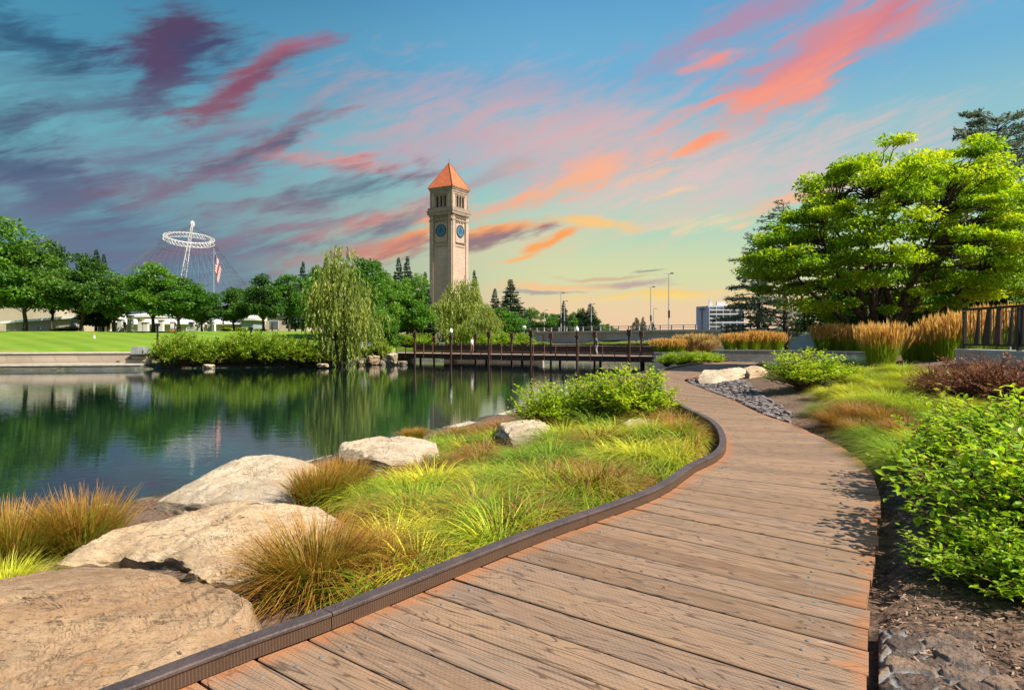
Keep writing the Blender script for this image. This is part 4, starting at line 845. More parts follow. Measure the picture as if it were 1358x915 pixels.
def at(o, px=None, py=None, d=None, xy=None, z=None, rz=None):
    x, y = xy if xy else ((px - 679) / F * d, d); o.location = (x, y, gz1(x, y) if z is None else z)
    if rz is not None: o.rotation_euler = (0, 0, rz)
    return o
GS = 'leafy shrubs beside the boardwalk'
a = shrub('leafy_shrub', 1, 1.12, 1.18, 130, 13, .088, ML['shrub'], 'large glossy yellow-green shrub leaning over the right edge of the boardwalk', 6, group=GS, t0=.52); at(a, xy=(3.82, 4.75), z=-.06, rz=.4)
b = copy_tree(a, label='leafy shrub behind the large glossy one at the right edge of the garden'); at(b, xy=(5.05, 6.4), z=.1, rz=2.2); b.scale = (1.1, 1.1, .95)
b = copy_tree(a, label='leafy shrub filling the bottom right corner in front of the large glossy one'); at(b, xy=(4.45, 3.75), z=-.06, rz=4.0); b.scale = (1, 1, .85)
b = copy_tree(a, label='low young shrub at the front foot of the large glossy one, over the mulch'); at(b, px=1345, d=4.2, z=-.08, rz=1.2); b.scale = (.55, .55, .5)
b = copy_tree(a, label='shrub growing behind the top of the large glossy one'); at(b, xy=(4.35, 6.1), z=.05, rz=5.0); b.scale = (.85, .85, .78)
c = shrub('leafy_shrub', 2, 1.15, 1.3, 120, 11, .10, ML['shrub'], 'largest shrub between the pond and the boardwalk curve', 5, LEAF4, GS, t0=.56); at(c, px=835, d=14.4, z=-.25)
b = copy_tree(c, label='thin twiggy shrub against the water, left of the largest one'); at(b, px=722, d=15.0, z=-.55, rz=1.9); b.scale = (.92, .8, .95)
b = copy_tree(c, label='bright shrub on mulch behind the slate strip on the right of the path'); at(b, px=1068, d=17.2, rz=3.1); b.scale = (.98, .98, .92)
b = copy_tree(c, label='small shrub right of the bright one behind the slate strip'); at(b, px=1120, d=17.5, rz=4.4); b.scale = (.6, .6, .45)
b = copy_tree(c, label='shrub joining the largest one to the thin twiggy one'); at(b, px=782, d=15.2, z=-.4, rz=5.2); b.scale = (.8, .8, .92)
for px, d, s, lab in [(884, 38, .62, 'low green shrub left of the far steel kerb, nearest the footbridge'), (905, 39, .72, 'low green shrub in the middle of the bed by the far steel kerb'), (928, 40, .72, 'low green shrub before the grey planter wall, beside the reddish one'), (948, 41, .6, 'last low green shrub of the bed by the far steel kerb'), (1400, 15, .8, 'x')][:4]:
    b = copy_tree(c, label=lab); at(b, px=px, d=d, z=-.12, rz=random.uniform(0, 6)); b.scale = (s * 1.5, s, s)
bb = shrub('barberry', 4, .8, .8, 80, 12, .05, ML['barberry'], 'dark reddish shrub arching before the pale seat wall on the right', 6, LEAF4, 'reddish shrubs', t0=.4, outw=.6); at(bb, px=1262, d=12.6, z=.32)
for px, d, s, z, lab in [(1322, 11.6, 1.15, .38, 'reddish shrub covering the right part of the pale seat wall'), (1375, 11, .95, .4, 'reddish shrub cut by the right edge of the view'), (1235, 14, .7, .38, 'small reddish shrub at the foot of the reed grass'), (965, 42, 1.0, .0, 'far reddish shrub in front of the grey planter wall'), (1290, 12.8, 1.05, .45, 'reddish sprays at the corner of the pale seat wall')]:
    b = copy_tree(bb, label=lab); at(b, px=px, d=d, z=z, rz=random.uniform(0, 6)); b.scale = (s, s, s * (.62 if d > 40 else 1))
# bank shrubs across the water
fs = shrub('bank_shrub', 6, 2.4, 2.5, 170, 11, .26, ML['shrubfar'], 'x', 5, LEAF4, 'green shrubs on the far bank', t0=.5)
for i, (px, d, s, h, lab) in enumerate([(222, 57.6, .62, 1.08, 'leftmost bank shrub, yellowish, at the end of the stone terrace'), (245, 58.8, .7, 1.2, 'yellow-green bank shrub second from the terrace end'), (275, 59.5, .7, .95, 'low bank shrub above the brown rock'), (302, 60, .72, 1.05, 'bank shrub in the dip before the tallest ones'), (322, 60, .8, 1.28, 'tallest bank shrub in front of the black bollard lamp'), (350, 60.5, .8, 1.22, 'round dense bank shrub right of the tallest one'), (378, 61, .78, 1.1, 'bank shrub fourth from the leaning willow'), (402, 61.5, .75, 1.0, 'bank shrub beside the leaning willow'), (425, 62.5, .6, .7, 'low bank shrub at the foot of the leaning willow'), (466, 64, .4, .6, 'small bright shrub at the willow roots'), (503, 68, .5, .8, 'dark shrub beside the yellow post')]):
    b = fs if i == 0 else copy_tree(fs); b['label'] = lab; at(b, px=px, d=d + .6, z=-1.05 if i < 9 else -.6, rz=i * 1.3); b.scale = (s * 1.08, s, h * 1.12)
for i, (px, d, s, h, lab) in enumerate([(540, 88, .7, .8, 'dark shrub behind the left part of the footbridge'), (560, 92, .8, .9, 'shrub behind the footbridge, left of the tower foot'), (640, 90, .8, .9, 'shrub under the fringe of the hanging willow'), (664, 92, .8, 1.0, 'bright shrub right of the hanging willow, behind the footbridge'), (690, 100, .9, 1.0, 'shrub under the left end of the road bridge'), (716, 104, .8, .4, 'low shrub under the road bridge arch'), (840, 120, 1.6, .35, 'bright far shrub under the right part of the road bridge'), (800, 125, 1.6, .3, 'bright far shrub seen between the footbridge masts')]):
    b = copy_tree(fs, label=lab); b['group'] = 'shrubs behind the footbridge'; at(b, px=px, d=d, rz=i); b.scale = (s * 1.4, s, h)
# shrubs along the building edge of the lawn
for i, (px, d, s, lab) in enumerate([(92, 95, .5, 'bushy low shrub before the sloping white roof'), (78, 96, .35, 'little shrub at the left end of the bushy one'), (300, 97, .4, 'low hedge bush right of the flagpole foot'), (322, 97, .4, 'low bush near the dark person walking'), (345, 97, .32, 'low bush at the dry slope')]):
    b = copy_tree(fs, label=lab); b['group'] = 'low shrubs at the far side of the lawn'; at(b, px=px, d=d, rz=i); b.scale = (s * 1.6, s, s * .7)

# ------------------------------------------------------------------ grasses
def inside(P, x, y): return float(sdf(P, x, y)) < 0
def sedge_mass(name, pts, mat, label, L=(.30, .5), n=150, rad=.13, w=.0065, tints=None, lean=.55, drp=(.35, .75), dirb=None):
    m = MB()
    for i, (x, y, s, t0) in enumerate(pts):
        k = int(n * s); az = rng.uniform(0, 2 * np.pi, k)
        if dirb is not None: az = np.where(rng.random(k) < .3, rng.normal(dirb + rng.normal(0, .6), .7, k), az)
        q = rng.random(k) ** .5 * rad * s; b = np.stack([x + np.cos(az) * q, y + np.sin(az) * q, np.zeros(k)], -1); b[:, 2] = gz1(x, y) - .03
        LL = rng.uniform(*L, k) * s; le_ = np.clip(rng.normal(lean, .22, k), .05, .95); dp_ = rng.uniform(*drp, k); rch = LL * (le_ + dp_ * .75); ok = sdf(DECK, b[:, 0] + np.cos(az) * rch, b[:, 1] + np.sin(az) * rch) > .10; b, az, LL, le_, dp_ = b[ok], az[ok], LL[ok], le_[ok], dp_[ok]; k = len(b)
        blades(m, b, az, LL, le_, dp_, np.full(k, w * (.75 + .065 * y)) * rng.uniform(.7, 1.3, k), np.clip(t0 + rng.normal(0, .09, k), 0, 1), 6)
    return tag(m.build(name, mat), label, None, None, 'stuff')
def fld(x, y, s, o): return .5 + .5 * mnoise.noise(Vector((x * s + o, y * s - o, o))) * 1.8
pts = []; r = random.Random(3)
MEAD = np.vstack([edge(Ls, np.linspace(s_at(505, 808), s_at(880, 518), 40)), [G(800, 532, -.6)[:2], G(700, 540, -.7)[:2], G(600, 572, -.8)[:2], G(520, 600, -.6)[:2], G(480, 635, -.5)[:2], G(505, 690, -.4)[:2], G(500, 740, -.3)[:2]]])
FRONT = [P for P in ROCKPOLY if 11 < P[:, 1].mean() < 17 and P[:, 0].mean() > -.6]
cx_, cy_ = rng.uniform(-2, 4.2, 26000), rng.uniform(3.6, 17, 26000); keep = (sdf(MEAD, cx_, cy_) < 0) & (pdist(Lc, cx_, cy_) > .42) & ((cy_ < 9) | (rng.random(26000) < .7))
for P in ROCKPOLY: keep &= sdf(P, cx_, cy_) > .05
for P in FRONT: keep &= (sdf(P * (1 - .09), cx_, cy_) > .10) & (sdf(P * (1 - .045), cx_, cy_) > .10)
for x, y in zip(cx_[keep], cy_[keep]):
    if len(pts) >= 215: break
    x, y = float(x), float(y)
    if pts and min((x - p[0]) ** 2 + (y - p[1]) ** 2 for p in pts) < (.27 + .012 * y) ** 2: continue
    t = .34 + .62 * fld(x, y, .95, 3.3) + .16 * (fld(x, y, 2.2, 9) - .5)
    if fld(x, y, .9, 17) > .80: t = .08
    if y > 10.5 and fld(x, y, .5, 5) < .55: t = .12
    if x > 2.4 and y > 8 and y < 13: t = min(t, .5)
    t += r.gauss(-.02, .19); t = min(1, max(.02, t))
    pts.append((x, y, r.uniform(.7, 1.35) * (.9 if y < 6 else 1.05), t))
sedge_mass('sedge_grass', pts, ML['sedge'], 'mounded green, yellow and tan sedge grass between the steel kerb and the boulders', dirb=-.9, n=430, rad=.12, L=(.34, .68), w=.010, drp=(.45, 1.0), lean=.5)
# seed heads and straw rising out of the sedge
m = MB(); q = [p for p in pts if r.random() < .10 or (p[3] < .15)]
for x, y, s, t in q:
    k = 9 if t > .15 else 16; az = rng.uniform(0, 6.28, k); b = np.tile([x, y, gz1(x, y)], (k, 1)) + rng.normal(0, .06, (k, 3)) * (1, 1, 0)
    blades(m, b, az, rng.uniform(.4, .62, k), rng.uniform(.1, .5, k), rng.uniform(.05, .3, k), np.full(k, .0042), rng.uniform(0, 1, k), 4)
tag(m.build('dry_grass_stalks', ML['straw']), 'thin dry stalks standing among the sedge mounds', None, None, 'stuff')

def tuft(name, label, L, n, rad, mat, lean=(.35, .2), drp=(.1, .4), w=.006, tint=(.5, .2), loc=None, group=None, cat='grass clump', plume=None, seg=5, z=None, parts=False, sx=1, sy=1):
    root = empty(name, (0, 0, 0), 0, label, cat, group); m = MB()
    az = rng.uniform(0, 2 * np.pi, n); q = rng.random(n) ** .5 * rad; b = np.stack([np.cos(az) * q * sx, np.sin(az) * q * sy, np.full(n, -.03)], -1)
    Ln_ = rng.uniform(*L, n); le = np.clip(np.abs(rng.normal(*lean, n)) * (.35 + .75 * q / rad), 0, .92)
    Cc = blades(m, b, az + rng.normal(0, .35, n), Ln_, le, rng.uniform(*drp, n), np.full(n, w) * rng.uniform(.7, 1.3, n), np.clip(rng.normal(*tint, n), 0, 1), seg)
    m.build('blades', mat, root)
    if plume:
        pn, pl, pw, pm = plume; m = MB(); idx = rng.choice(n, pn, replace=pn > n); tipv = Cc[idx, -1] + rng.normal(0, .03, (pn, 3)); ax = unit(Cc[idx, -1] - Cc[idx, -2]) * .5 + (0, 0, .7)
        for k in range(3): leaves(m, tipv - ax * .1, ax + rng.normal(0, .06, ax.shape), rng.normal(size=(pn, 3)) * (1, 1, .1), np.full(pn, pl) * rng.uniform(.7, 1.2, pn), rng.random(pn), (np.array([(0, 0, 0), (pw, .35, .0), (0, 1, 0), (-pw, .35, .0)]), np.array([(0, 1, 2, 3)])))
        m.build('plumes', pm, root)
    return root
GR = 'orange tipped rush clumps near the boulders'
t = tuft('rush_clump', 'widest rush clump, drooping over the steel kerb beside the brown slab', (.45, .78), 2600, .20, ML['rush'], (.50, .22), (.2, .7), .0085, (.30, .24), group=GR); at(t, px=420, d=4.75, z=-.36); t.scale = (1.0, 1.0, 1.2)
b = copy_tree(t, label='smaller rush clump between the widest one and the sedge'); at(b, px=488, d=4.95, z=-.36, rz=2.); b.scale = (.72, .72, .85)
t = tuft('rush_clump', 'upright orange rush clump at the waterline, left of the cream slab', (.45, .85), 1500, .24, ML['rush'], (.34, .2), (.02, .35), .010, (.36, .26), group=GR); at(t, px=108, d=7.9, z=-1.0); t.scale = (1.15, 1.15, 1.05)
b = copy_tree(t, label='orange rush clump cut by the left edge of the view'); at(b, px=12, d=7.4, z=-.98, rz=2.); b.scale = (1.2, 1.2, 1.0)
b = copy_tree(t, label='green and orange rush clump leaning on the whitish layered slab'); at(b, px=425, d=9.0, z=-.72, rz=1.); b.scale = (1.0, 1.0, .85)
b = copy_tree(t, label='rush clump between the whitish slab and the blocky boulder'); at(b, px=458, d=9.8, z=-.75, rz=3.); b.scale = (.8, .8, .8)
b = copy_tree(t, label='short rush tuft behind the blocky boulder against the water'); at(b, px=548, d=15.5, z=-.85, rz=4.); b.scale = (.8, .5, .45)
for px, d, s, lab in [(700, 14.2, .8, 'rusty rush tuft left of the half hidden white boulder'), (728, 14.6, .75, 'rusty rush tuft under the thin twiggy shrub'), (680, 15.2, .6, 'rusty rush tuft by the pond edging'), (900, 10.6, .7, 'thin rush tuft inside the tight curve of the kerb'), (925, 10.3, .55, 'sparse rush at the tip of the kerb curve'), (880, 11.6, .7, 'rush tuft under the right side of the largest shrub')]:
    b = copy_tree(t, label=lab); at(b, px=px, d=d, rz=px); b.scale = (s, s, s * .85)
ty = tuft('sedge_clump', 'bright yellow grass tuft at the left edge, below the orange rushes', (.35, .6), 900, .14, ML['sedge'], (.5, .2), (.2, .6), .008, (.93, .05), cat='grass clump', group='sedge clumps'); at(ty, px=5, d=6.2, z=-.9)
b = copy_tree(ty, label='small green tuft in the gap between the two big slabs'); at(b, px=190, d=5.0, z=-.75); b.scale = (1.2, .4, .35)
# garden on the right: separate mounds
tg = tuft('sedge_clump', 'x', (.40, .68), 2000, .18, ML['sedge'], (.62, .2), (.45, .85), .0075, (.55, .07), group='sedge clumps', seg=6)
tb = tuft('sedge_clump', 'x', (.40, .7), 2000, .20, ML['sedge'], (.5, .25), (.25, .6), .0075, (.10, .08), group='sedge clumps', seg=6)
ty2 = tuft('sedge_clump', 'x', (.40, .68), 2000, .2, ML['sedge'], (.6, .25), (.4, .8), .0075, (.76, .08), group='sedge clumps', seg=6)
us = set()
for px, d, s, k, lab in [(1172, 9.5, .95, tg, 'smooth bright green mound at the edge of the deck'), (1196, 8.5, .95, tg, 'green mound touching the deck below the smooth bright one'), (1218, 7.7, .9, tg, 'green mound half under the large glossy shrub'), (1112, 11.2, .85, tb, 'rusty orange mound at the end of the slate strip'), (1140, 11.4, 1.0, tb, 'rusty orange mound behind the smooth bright one'), (1172, 10.8, .9, tb, 'rusty orange mound in the middle of the garden'), (1200, 9.6, .8, tb, 'tawny mound before the large glossy shrub'),
                         (1140, 12.8, 1.15, ty2, 'light green flowing mound in the middle of the garden, left one'), (1180, 12.2, 1.25, ty2, 'light green flowing mound in the middle of the garden, centre one'), (1215, 11.4, 1.1, ty2, 'light green flowing mound in the middle of the garden, right one'), (1130, 14.6, 1.0, ty2, 'pale green mound behind the flowing ones'), (1175, 14.8, 1.0, ty2, 'pale green mound below the dark upright grass'), (1225, 13.8, 1.0, ty2, 'pale green mound beside the reddish shrubs'), (1255, 10.4, .9, tg, 'green mound at the left of the reddish shrubs'), (1225, 8.9, .9, ty2, 'yellow green mound behind the glossy leaves'), (1095, 13.0, .7, tg, 'small green mound in front of the bright shrub'), (1300, 9.2, 1., tg, 'green mound between the reddish and the glossy shrub'), (1170, 16.5, .9, tg, 'green mound at the foot of the dark upright grass'), (1240, 16, .8, ty2, 'pale mound at the foot of the tall reed grass'), (1150, 18.2, 1.0, ty2, 'pale mound at the back of the garden, left of the upright reed'), (1195, 17.4, 1.1, ty2, 'pale mound at the back of the garden, right of the upright reed'), (1205, 15.2, 1.15, ty2, 'large pale mound in the middle back of the garden'), (1150, 16.2, 1.0, ty2, 'pale mound behind the bright shrub'), (1100, 15.2, .8, ty2, 'small pale mound at the right foot of the bright shrub'), (1265, 14.6, .9, ty2, 'pale mound under the corner of the seat wall'), (1280, 11.2, .9, ty2, 'pale mound in front of the reddish shrubs'), (1140, 10.4, .7, tb, 'small rusty mound between the green one and the slate')]:
    b = k if id(k) not in us else copy_tree(k); us.add(id(k)); b['label'] = lab; at(b, px=px, d=d, rz=px * .7); b.scale = (s, s, s)
# upright feather reed grass
GF = 'feather reed grasses in the planters'
tr_ = tuft('reed_grass', 'x', (.72, 1.3), 1500, .36, ML['reed'], (.16, .12), (.0, .14), .010, (.45, .25), group=GF, plume=(700, .28, .07, ML['plume']), cat='reed grass')
RG = [(968, 43.5, .86, 'leftmost clump of the orange reed grass row on the grey planter wall'), (984, 43.5, .88, 'second clump of the orange reed grass row on the grey planter wall'), (1000, 43.5, .9, 'middle clump of the orange reed grass row on the grey planter wall'), (1016, 43.5, .88, 'fourth clump of the orange reed grass row on the grey planter wall'), (1031, 43.5, .86, 'rightmost clump of the orange reed grass row on the grey planter wall'),
      (1092, 29, .84, 'left clump of the reed grass under the broad tree'), (1110, 29, .86, 'middle clump of the reed grass under the broad tree'), (1130, 28.5, .86, 'right clump of the reed grass under the broad tree'), (1145, 28, .84, 'end clump of the reed grass under the broad tree'),
      (1168, 19.6, .98, 'single upright brownish reed clump before the trunk of the broad tree'), (1212, 21, .80, 'left end clump of the tall reed grass beside the railing'), (1234, 20.6, .86, 'second clump of the tall reed grass beside the railing'), (1256, 20.2, .96, 'third clump of the tall reed grass beside the railing'), (1276, 20.2, 1.06, 'tallest reed clump at the corner of the dark railing'),
      (1300, 21.5, 1.06, 'reed clump seen through the left panels of the railing'), (1322, 21.5, 1.06, 'reed clump seen through the middle panels of the railing'), (1345, 21.5, 1.06, 'reed clump seen through the right panels of the railing'), (1368, 21.5, 1.06, 'reed clump at the right edge seen through the railing')]
for i, (px, d, s, lab) in enumerate(RG):
    b = tr_ if i == 0 else copy_tree(tr_); b['label'] = lab; z = .72 if d > 40 else None
    at(b, px=px, d=d, z=z, rz=i * 1.1)
    if 25 < d < 40: b.location.z = .88
    if 15 < d < 25: b.location.z = max(b.location.z, .68 if px < 1290 else .9)
    b.scale = (s * (1.0 if d < 40 else 1.15) * random.uniform(.85, 1.1), s, s * random.uniform(.9, 1.07))
ts = tuft('reed_grass', 'x', (.6, .95), 900, .32, ML['straw'], (.25, .12), (.0, .2), .010, (.5, .25), group=GF, plume=(600, .22, .10, ML['straw']), cat='reed grass')
for i, (px, d, lab, sc) in enumerate([(908, 50, 'pale feathery grass clump at the left of the tan group beyond the bridge end', 1.15), (921, 50, 'pale feathery grass clump in the middle of the tan group', 1.25), (934, 50, 'pale feathery grass clump at the right of the tan group', 1.2), (944, 49, 'low tan tuft at the end of the feathery group', .8)]):
    b = ts if i == 0 else copy_tree(ts); b['label'] = lab; at(b, px=px, d=d, z=.45, rz=i); b.scale = (sc * 1.25, sc, sc * 1.15)
for i, (px, lab) in enumerate([(876, 'orange reed clump nearest the footbridge on the dark planter'), (887, 'second orange reed clump on the dark planter'), (898, 'third orange reed clump on the dark planter')]):
    b = copy_tree(tr_, label=lab); at(b, px=px, d=48, z=.35, rz=i); b.scale = (1.15, .9, .8)
tf = tuft('blue_grass', 'blue-grey grass tuft behind the boulders', (.3, .45), 900, .25, ML['bluegrass'], (.5, .2), (.1, .5), .008, (.5, .2), cat='grass clump', group='blue grass tufts'); at(tf, px=1030, d=27); tf.scale = (1.3, 1.3, 1)
for px, d, s, lab in [(1020, 29, 1.2, 'blue-grey grass tuft near the far part of the path'), (1122, 22, 1.4, 'wide blue-grey tuft below the reed grass under the broad tree'), (1142, 21.5, 1.3, 'blue-grey tuft left of the brownish upright reed clump'), (1100, 22.5, 1.2, 'blue-grey tuft behind the bright shrub')]:
    b = copy_tree(tf, label=lab); at(b, px=px, d=d, rz=px); b.scale = (s * 1.2, s, s)
# slates on edge along the path, mulch chips
m = MB(); r = random.Random(9); STRIP = np.vstack([edge(Rs, np.linspace(arc[np.argmin(np.linalg.norm(Rs - np.array(G(1052, 561)[:2]), axis=1))], arc[np.argmin(np.linalg.norm(Rs - np.array(G(908, 502)[:2]), axis=1))], 20)), [G(950, 497, .05)[:2], G(985, 507, .05)[:2], G(1015, 524, .08)[:2], G(1052, 545, .04)[:2]]])
cnt = 0
while cnt < 1500:
    x, y = r.uniform(4.3, 9), r.uniform(10.5, 26)
    if sdf(STRIP, x, y) > -.03 or sdf(DECK, x, y) < .06: continue
    L, w, h = r.uniform(.08, .22), r.uniform(.012, .035), r.uniform(.07, .12); v = np.array([(-L, -w, -h), (L, -w * .7, -h), (L * .9, w, -h), (-L, w, -h), (-L * r.uniform(.6, 1), -w, h * r.uniform(.4, .8)), (L * r.uniform(.5, 1), -w, h * r.uniform(.3, .9)), (L * .8, w, h * r.uniform(.4, .9)), (-L * .8, w, h * .5)]) * (.5, 1, .6)
    t = r.gauss(.5, .25); v[:, 1] += v[:, 2] * t; v = rot(v, r.gauss(2.4, .28)) + (x, y, gz1(x, y) + .01); m.add(v, [(0, 3, 2, 1), (4, 5, 6, 7), (0, 1, 5, 4), (1, 2, 6, 5), (2, 3, 7, 6), (3, 0, 4, 7)]); cnt += 1
tag(m.build('slate_chips', M_plain('slate', (.20, .165, .155), .8, 0, .45, 7, .4, 60, .005)), 'strip of dark slate pieces set on edge beside the path', None, None, 'stuff')
m = MB(); n = 60000; y = 2.4 + 10 * rng.random(n) ** 1.9; x = rng.uniform(1.2, 9, n); ok = (sdf(RIGHT, x, y) < 0) & (sdf(DECK, x, y) > .05) & (np.abs(x / y) < 1.0); x, y = x[ok], y[ok]; n = len(x); z = gz(x, y) + .006
az = rng.uniform(0, 6.28, n); D = np.stack([np.cos(az), np.sin(az), rng.normal(0, .22, n)], -1); U = rng.normal(size=(n, 3)) * .4 + (0, 0, 1)
leaves(m, np.stack([x, y, z], -1), D, U, rng.uniform(.014, .05, n), rng.random(n), (np.array([(-.12, 0, 0), (.12, 0, .03), (.10, 1, 0), (-.08, 1, .04)]), np.array([(0, 1, 2, 3)])))
tag(m.build('mulch_chips', M_leaf('mulch_chip', [(0, (.05, .03, .02)), (.5, (.15, .09, .06)), (.9, (.24, .155, .10)), (1, (.34, .24, .16))], .0, .9)), 'loose bark mulch on the bed right of the boardwalk', None, None, 'stuff')
m = MB(); n = 5000; x = rng.uniform(-9, 4, n); y = rng.uniform(3.5, 19, n); ok = (sdf(NEARB, x, y) < -.1) & (sdf(POND, x, y) > .3); x, y = x[ok], y[ok]; n = len(x); z = gz(x, y) + .006
az = rng.uniform(0, 6.28, n); D = np.stack([np.cos(az), np.sin(az), rng.normal(0, .22, n)], -1); U = rng.normal(size=(n, 3)) * .4 + (0, 0, 1)
leaves(m, np.stack([x, y, z], -1), D, U, rng.uniform(.03, .08, n), rng.random(n), (np.array([(-.12, 0, 0), (.12, 0, .03), (.10, 1, 0), (-.08, 1, .04)]), np.array([(0, 1, 2, 3)])))
tag(m.build('bark_litter', MATS['mulch_chip']), 'bark litter on the bank between the rocks', None, None, 'stuff')

# ------------------------------------------------------------------ clock tower
def M_brick(name, a, b, sc=1.0):
    k = NT(name); p = k.obj(); s = k.n('ShaderNodeSeparateXYZ', {0: p}).outputs; u = k.math('ADD', s[0], s[1])
    v = k.n('ShaderNodeCombineXYZ', {0: u, 1: s[2]}).outputs[0]
    br = k.n('ShaderNodeTexBrick', {'Vector': v, 'Color1': c4(a), 'Color2': c4(b), 'Mortar': (a[0] * .8, a[1] * .8, a[2] * .8, 1), 'Scale': sc, 'Mortar Size': .02, 'Brick Width': .9, 'Row Height': .3})
    n1 = k.noise(.35, 5, .65, k.mapv(p, (1, 1, .35))); c = k.mix(k.mr(n1, .35, .72, 0, .4), br.outputs['Color'], tuple(x * .62 for x in a))
    k.pbr(c, .9, 0, k.bump(br.outputs['Fac'], -.3, .02), .2); return k.mat
MBRK = M_brick('tower_brick', (.46, .33, .25), (.56, .41, .31)); MBS = M_brick('tower_base_stone', (.42, .33, .26), (.47, .37, .29), .45)
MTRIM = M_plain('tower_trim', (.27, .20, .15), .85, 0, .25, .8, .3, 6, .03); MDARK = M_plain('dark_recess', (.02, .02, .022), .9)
MROOF = M_plain('red_roof', (.52, .125, .045), .8, 0, .22, 1.2, .3, 9, .03); MRIDGE = M_plain('roof_ridge', (.28, .10, .06), .8)
MCLK = M_plain('clock_blue', (.03, .11, .18), .5, 0, .25, .8); MCLKR = M_plain('clock_rim', (.05, .065, .08), .5); MCLKN = M_plain('clock_numerals', (.30, .50, .58), .5)
TD = 150.; tx, ty, _ = AT(599.5, 440, TD); TB = -.9; TA = R(31)
tower = empty('clock_tower', (tx, ty, TB), -TA, 'tall square brick clock tower with a red pyramid roof and blue dials', 'clock tower')
# local axes: the corner nearest the camera is at the origin; faces run along -x (left face) and +y (right face)
S = 6.0
def zt(y): return CH + (HOR - y) / F * TD - TB
def tb(mb, x0, x1, y0, y1, z0, z1, m=0): mb.box(((x0 + x1) / 2, (y0 + y1) / 2, (z0 + z1) / 2), (x1 - x0, y1 - y0, z1 - z0), m=m); return mb
def faceframe(side):
    """maps (u along the face from its outer end, w outward, z) to local coordinates"""
    if side == 0: return lambda u, w, z: (-S + u, -w, z)
    if side == 1: return lambda u, w, z: (w, u, z)
    if side == 2: return lambda u, w, z: (u - S, S + w, z)
    return lambda u, w, z: (-S - w, S - u, z)
def fbox(mb, side, u0, u1, w0, w1, z0, z1, m=0):
    f = faceframe(side); a, b = f(u0, w0, z0), f(u1, w1, z1)
    mn = np.minimum(a, b); mx = np.maximum(a, b); mb.box((mn + mx) / 2, mx - mn, m=m)
z_e, z_bb, z_c0, z_line, z_base = zt(247), zt(273.5), zt(282), zt(286), zt(429)
m = MB(); tb(m, -S, 0, 0, S, z_base, z_c0)
for sd_ in range(4):
    fbox(m, sd_, 0, .95, .002, .22, z_base, z_c0 - .3); fbox(m, sd_, S - .95, S, .002, .22, z_base, z_c0 - .3)
m.build('shaft', MBRK, tower)
m = MB(); B0 = .25; m.add([(-S - B0 - .9, -B0 - .9, -1), (B0 + .9, -B0 - .9, -1), (B0 + .9, S + B0 + .9, -1), (-S - B0 - .9, S + B0 + .9, -1), (-S - B0, -B0, z_base), (B0, -B0, z_base), (B0, S + B0, z_base), (-S - B0, S + B0, z_base)], [(0, 3, 2, 1), (4, 5, 6, 7), (0, 1, 5, 4), (1, 2, 6, 5), (2, 3, 7, 6), (3, 0, 4, 7)])
m.build('base', MBS, tower)
m = MB()
for a, (z0, z1, w) in enumerate([(z_c0 - .1, z_c0 + .45, .5), (z_c0 + .45, z_c0 + .8, .6), (z_c0 + .8, z_bb, .42), (z_line - .9, z_line - .62, .26), (z_base, z_base, 0)][:4]): tb(m, -S - w, w, -w, S + w, z0, z1)
for sd_ in range(4):
    for q in range(16): fbox(m, sd_, .1 + q * .37, .28 + q * .37, .42, .62, z_c0 - .38, z_c0 - .1)
m.build('cornice', MTRIM, tower); m = MB(); tb(m, -S - .34, .34, -.34, S + .34, z_base - .02, z_base + .3); m.build('base_cornice', MTRIM, tower)
# belfry: piers and arches around three openings on each face
def arch_face(mb, side, w0, w1, z0, z1, cx, hw, spring, m=0):
    f = faceframe(side); u = 0.0; N_ = 8; cuts_ = [0.]
    for c in cx: cuts_ += [c - hw, c + hw]
    cuts_.append(S)
    for i in range(0, len(cuts_), 2): fbox(mb, side, cuts_[i] + (w0 + .3 if False else 0), cuts_[i + 1], w0, w1, z0, z1, m)
    for c in cx:
        th = np.linspace(math.pi, 0, N_ + 1); us_ = c + hw * np.cos(th); zs = spring + hw * np.sin(th)
        for w, flip in ((w1, 1), (w0, 0)):
            V = []; 
            for a, b in zip(us_, zs): V += [f(a, w, b), f(a, w, z1)]
            mb.add(V, [(2 * i, 2 * i + 2, 2 * i + 3, 2 * i + 1) for i in range(N_)], m=m)
        V = []
        for a, b in zip(us_, zs): V += [f(a, w0, b), f(a, w1, b)]
        mb.add(V, [(2 * i, 2 * i + 1, 2 * i + 3, 2 * i + 2) for i in range(N_)], m=m)
m = MB(); zb0, zb1 = z_bb, z_e - .45; cx = [1.95, 3.0, 4.05]
for sd_ in range(4): arch_face(m, sd_, -.6, -.02 + .0 * sd_, zb0, zb1, cx, .38, zb0 + 2.35)
m.build('belfry', MBRK, tower)
m = MB(); tb(m, -S + .62, -.62, .62, S - .62, zb0, zb0 + .05); tb(m, -S + 1.1, -1.1, 1.1, S - 1.1, zb0 + .05, zb1); m.build('belfry_shade_fill', MDARK, tower)  # near-black box added inside; its colour stands in for shade behind the arches
m = MB()
for sd_ in range(4):
    fbox(m, sd_, 0.0, .3, .0, .1, zb0, zb1); fbox(m, sd_, S - .3, S, .0, .1, zb0, zb1); fbox(m, sd_, .3, S - .3, 0, .1, zb1 - .55, zb1)
    for q in range(11): fbox(m, sd_, 1.0 + q * .37, 1.22 + q * .37, .0, .16, zb1 - 1.15, zb1 - .85)
    for c in (1.45, 2.47, 3.53, 4.55): fbox(m, sd_, c - .14, c + .14, -.1, .08, zb0 + .02, zb0 + 2.35); fbox(m, sd_, c - .22, c + .22, -.15, .12, zb0 + 2.35, zb0 + 2.6)
tb(m, -S - .22, .22, -.22, S + .22, z_e - .45, z_e - .12); tb(m, -S - .36, .36, -.36, S + .36, z_e - .12, z_e + .1)
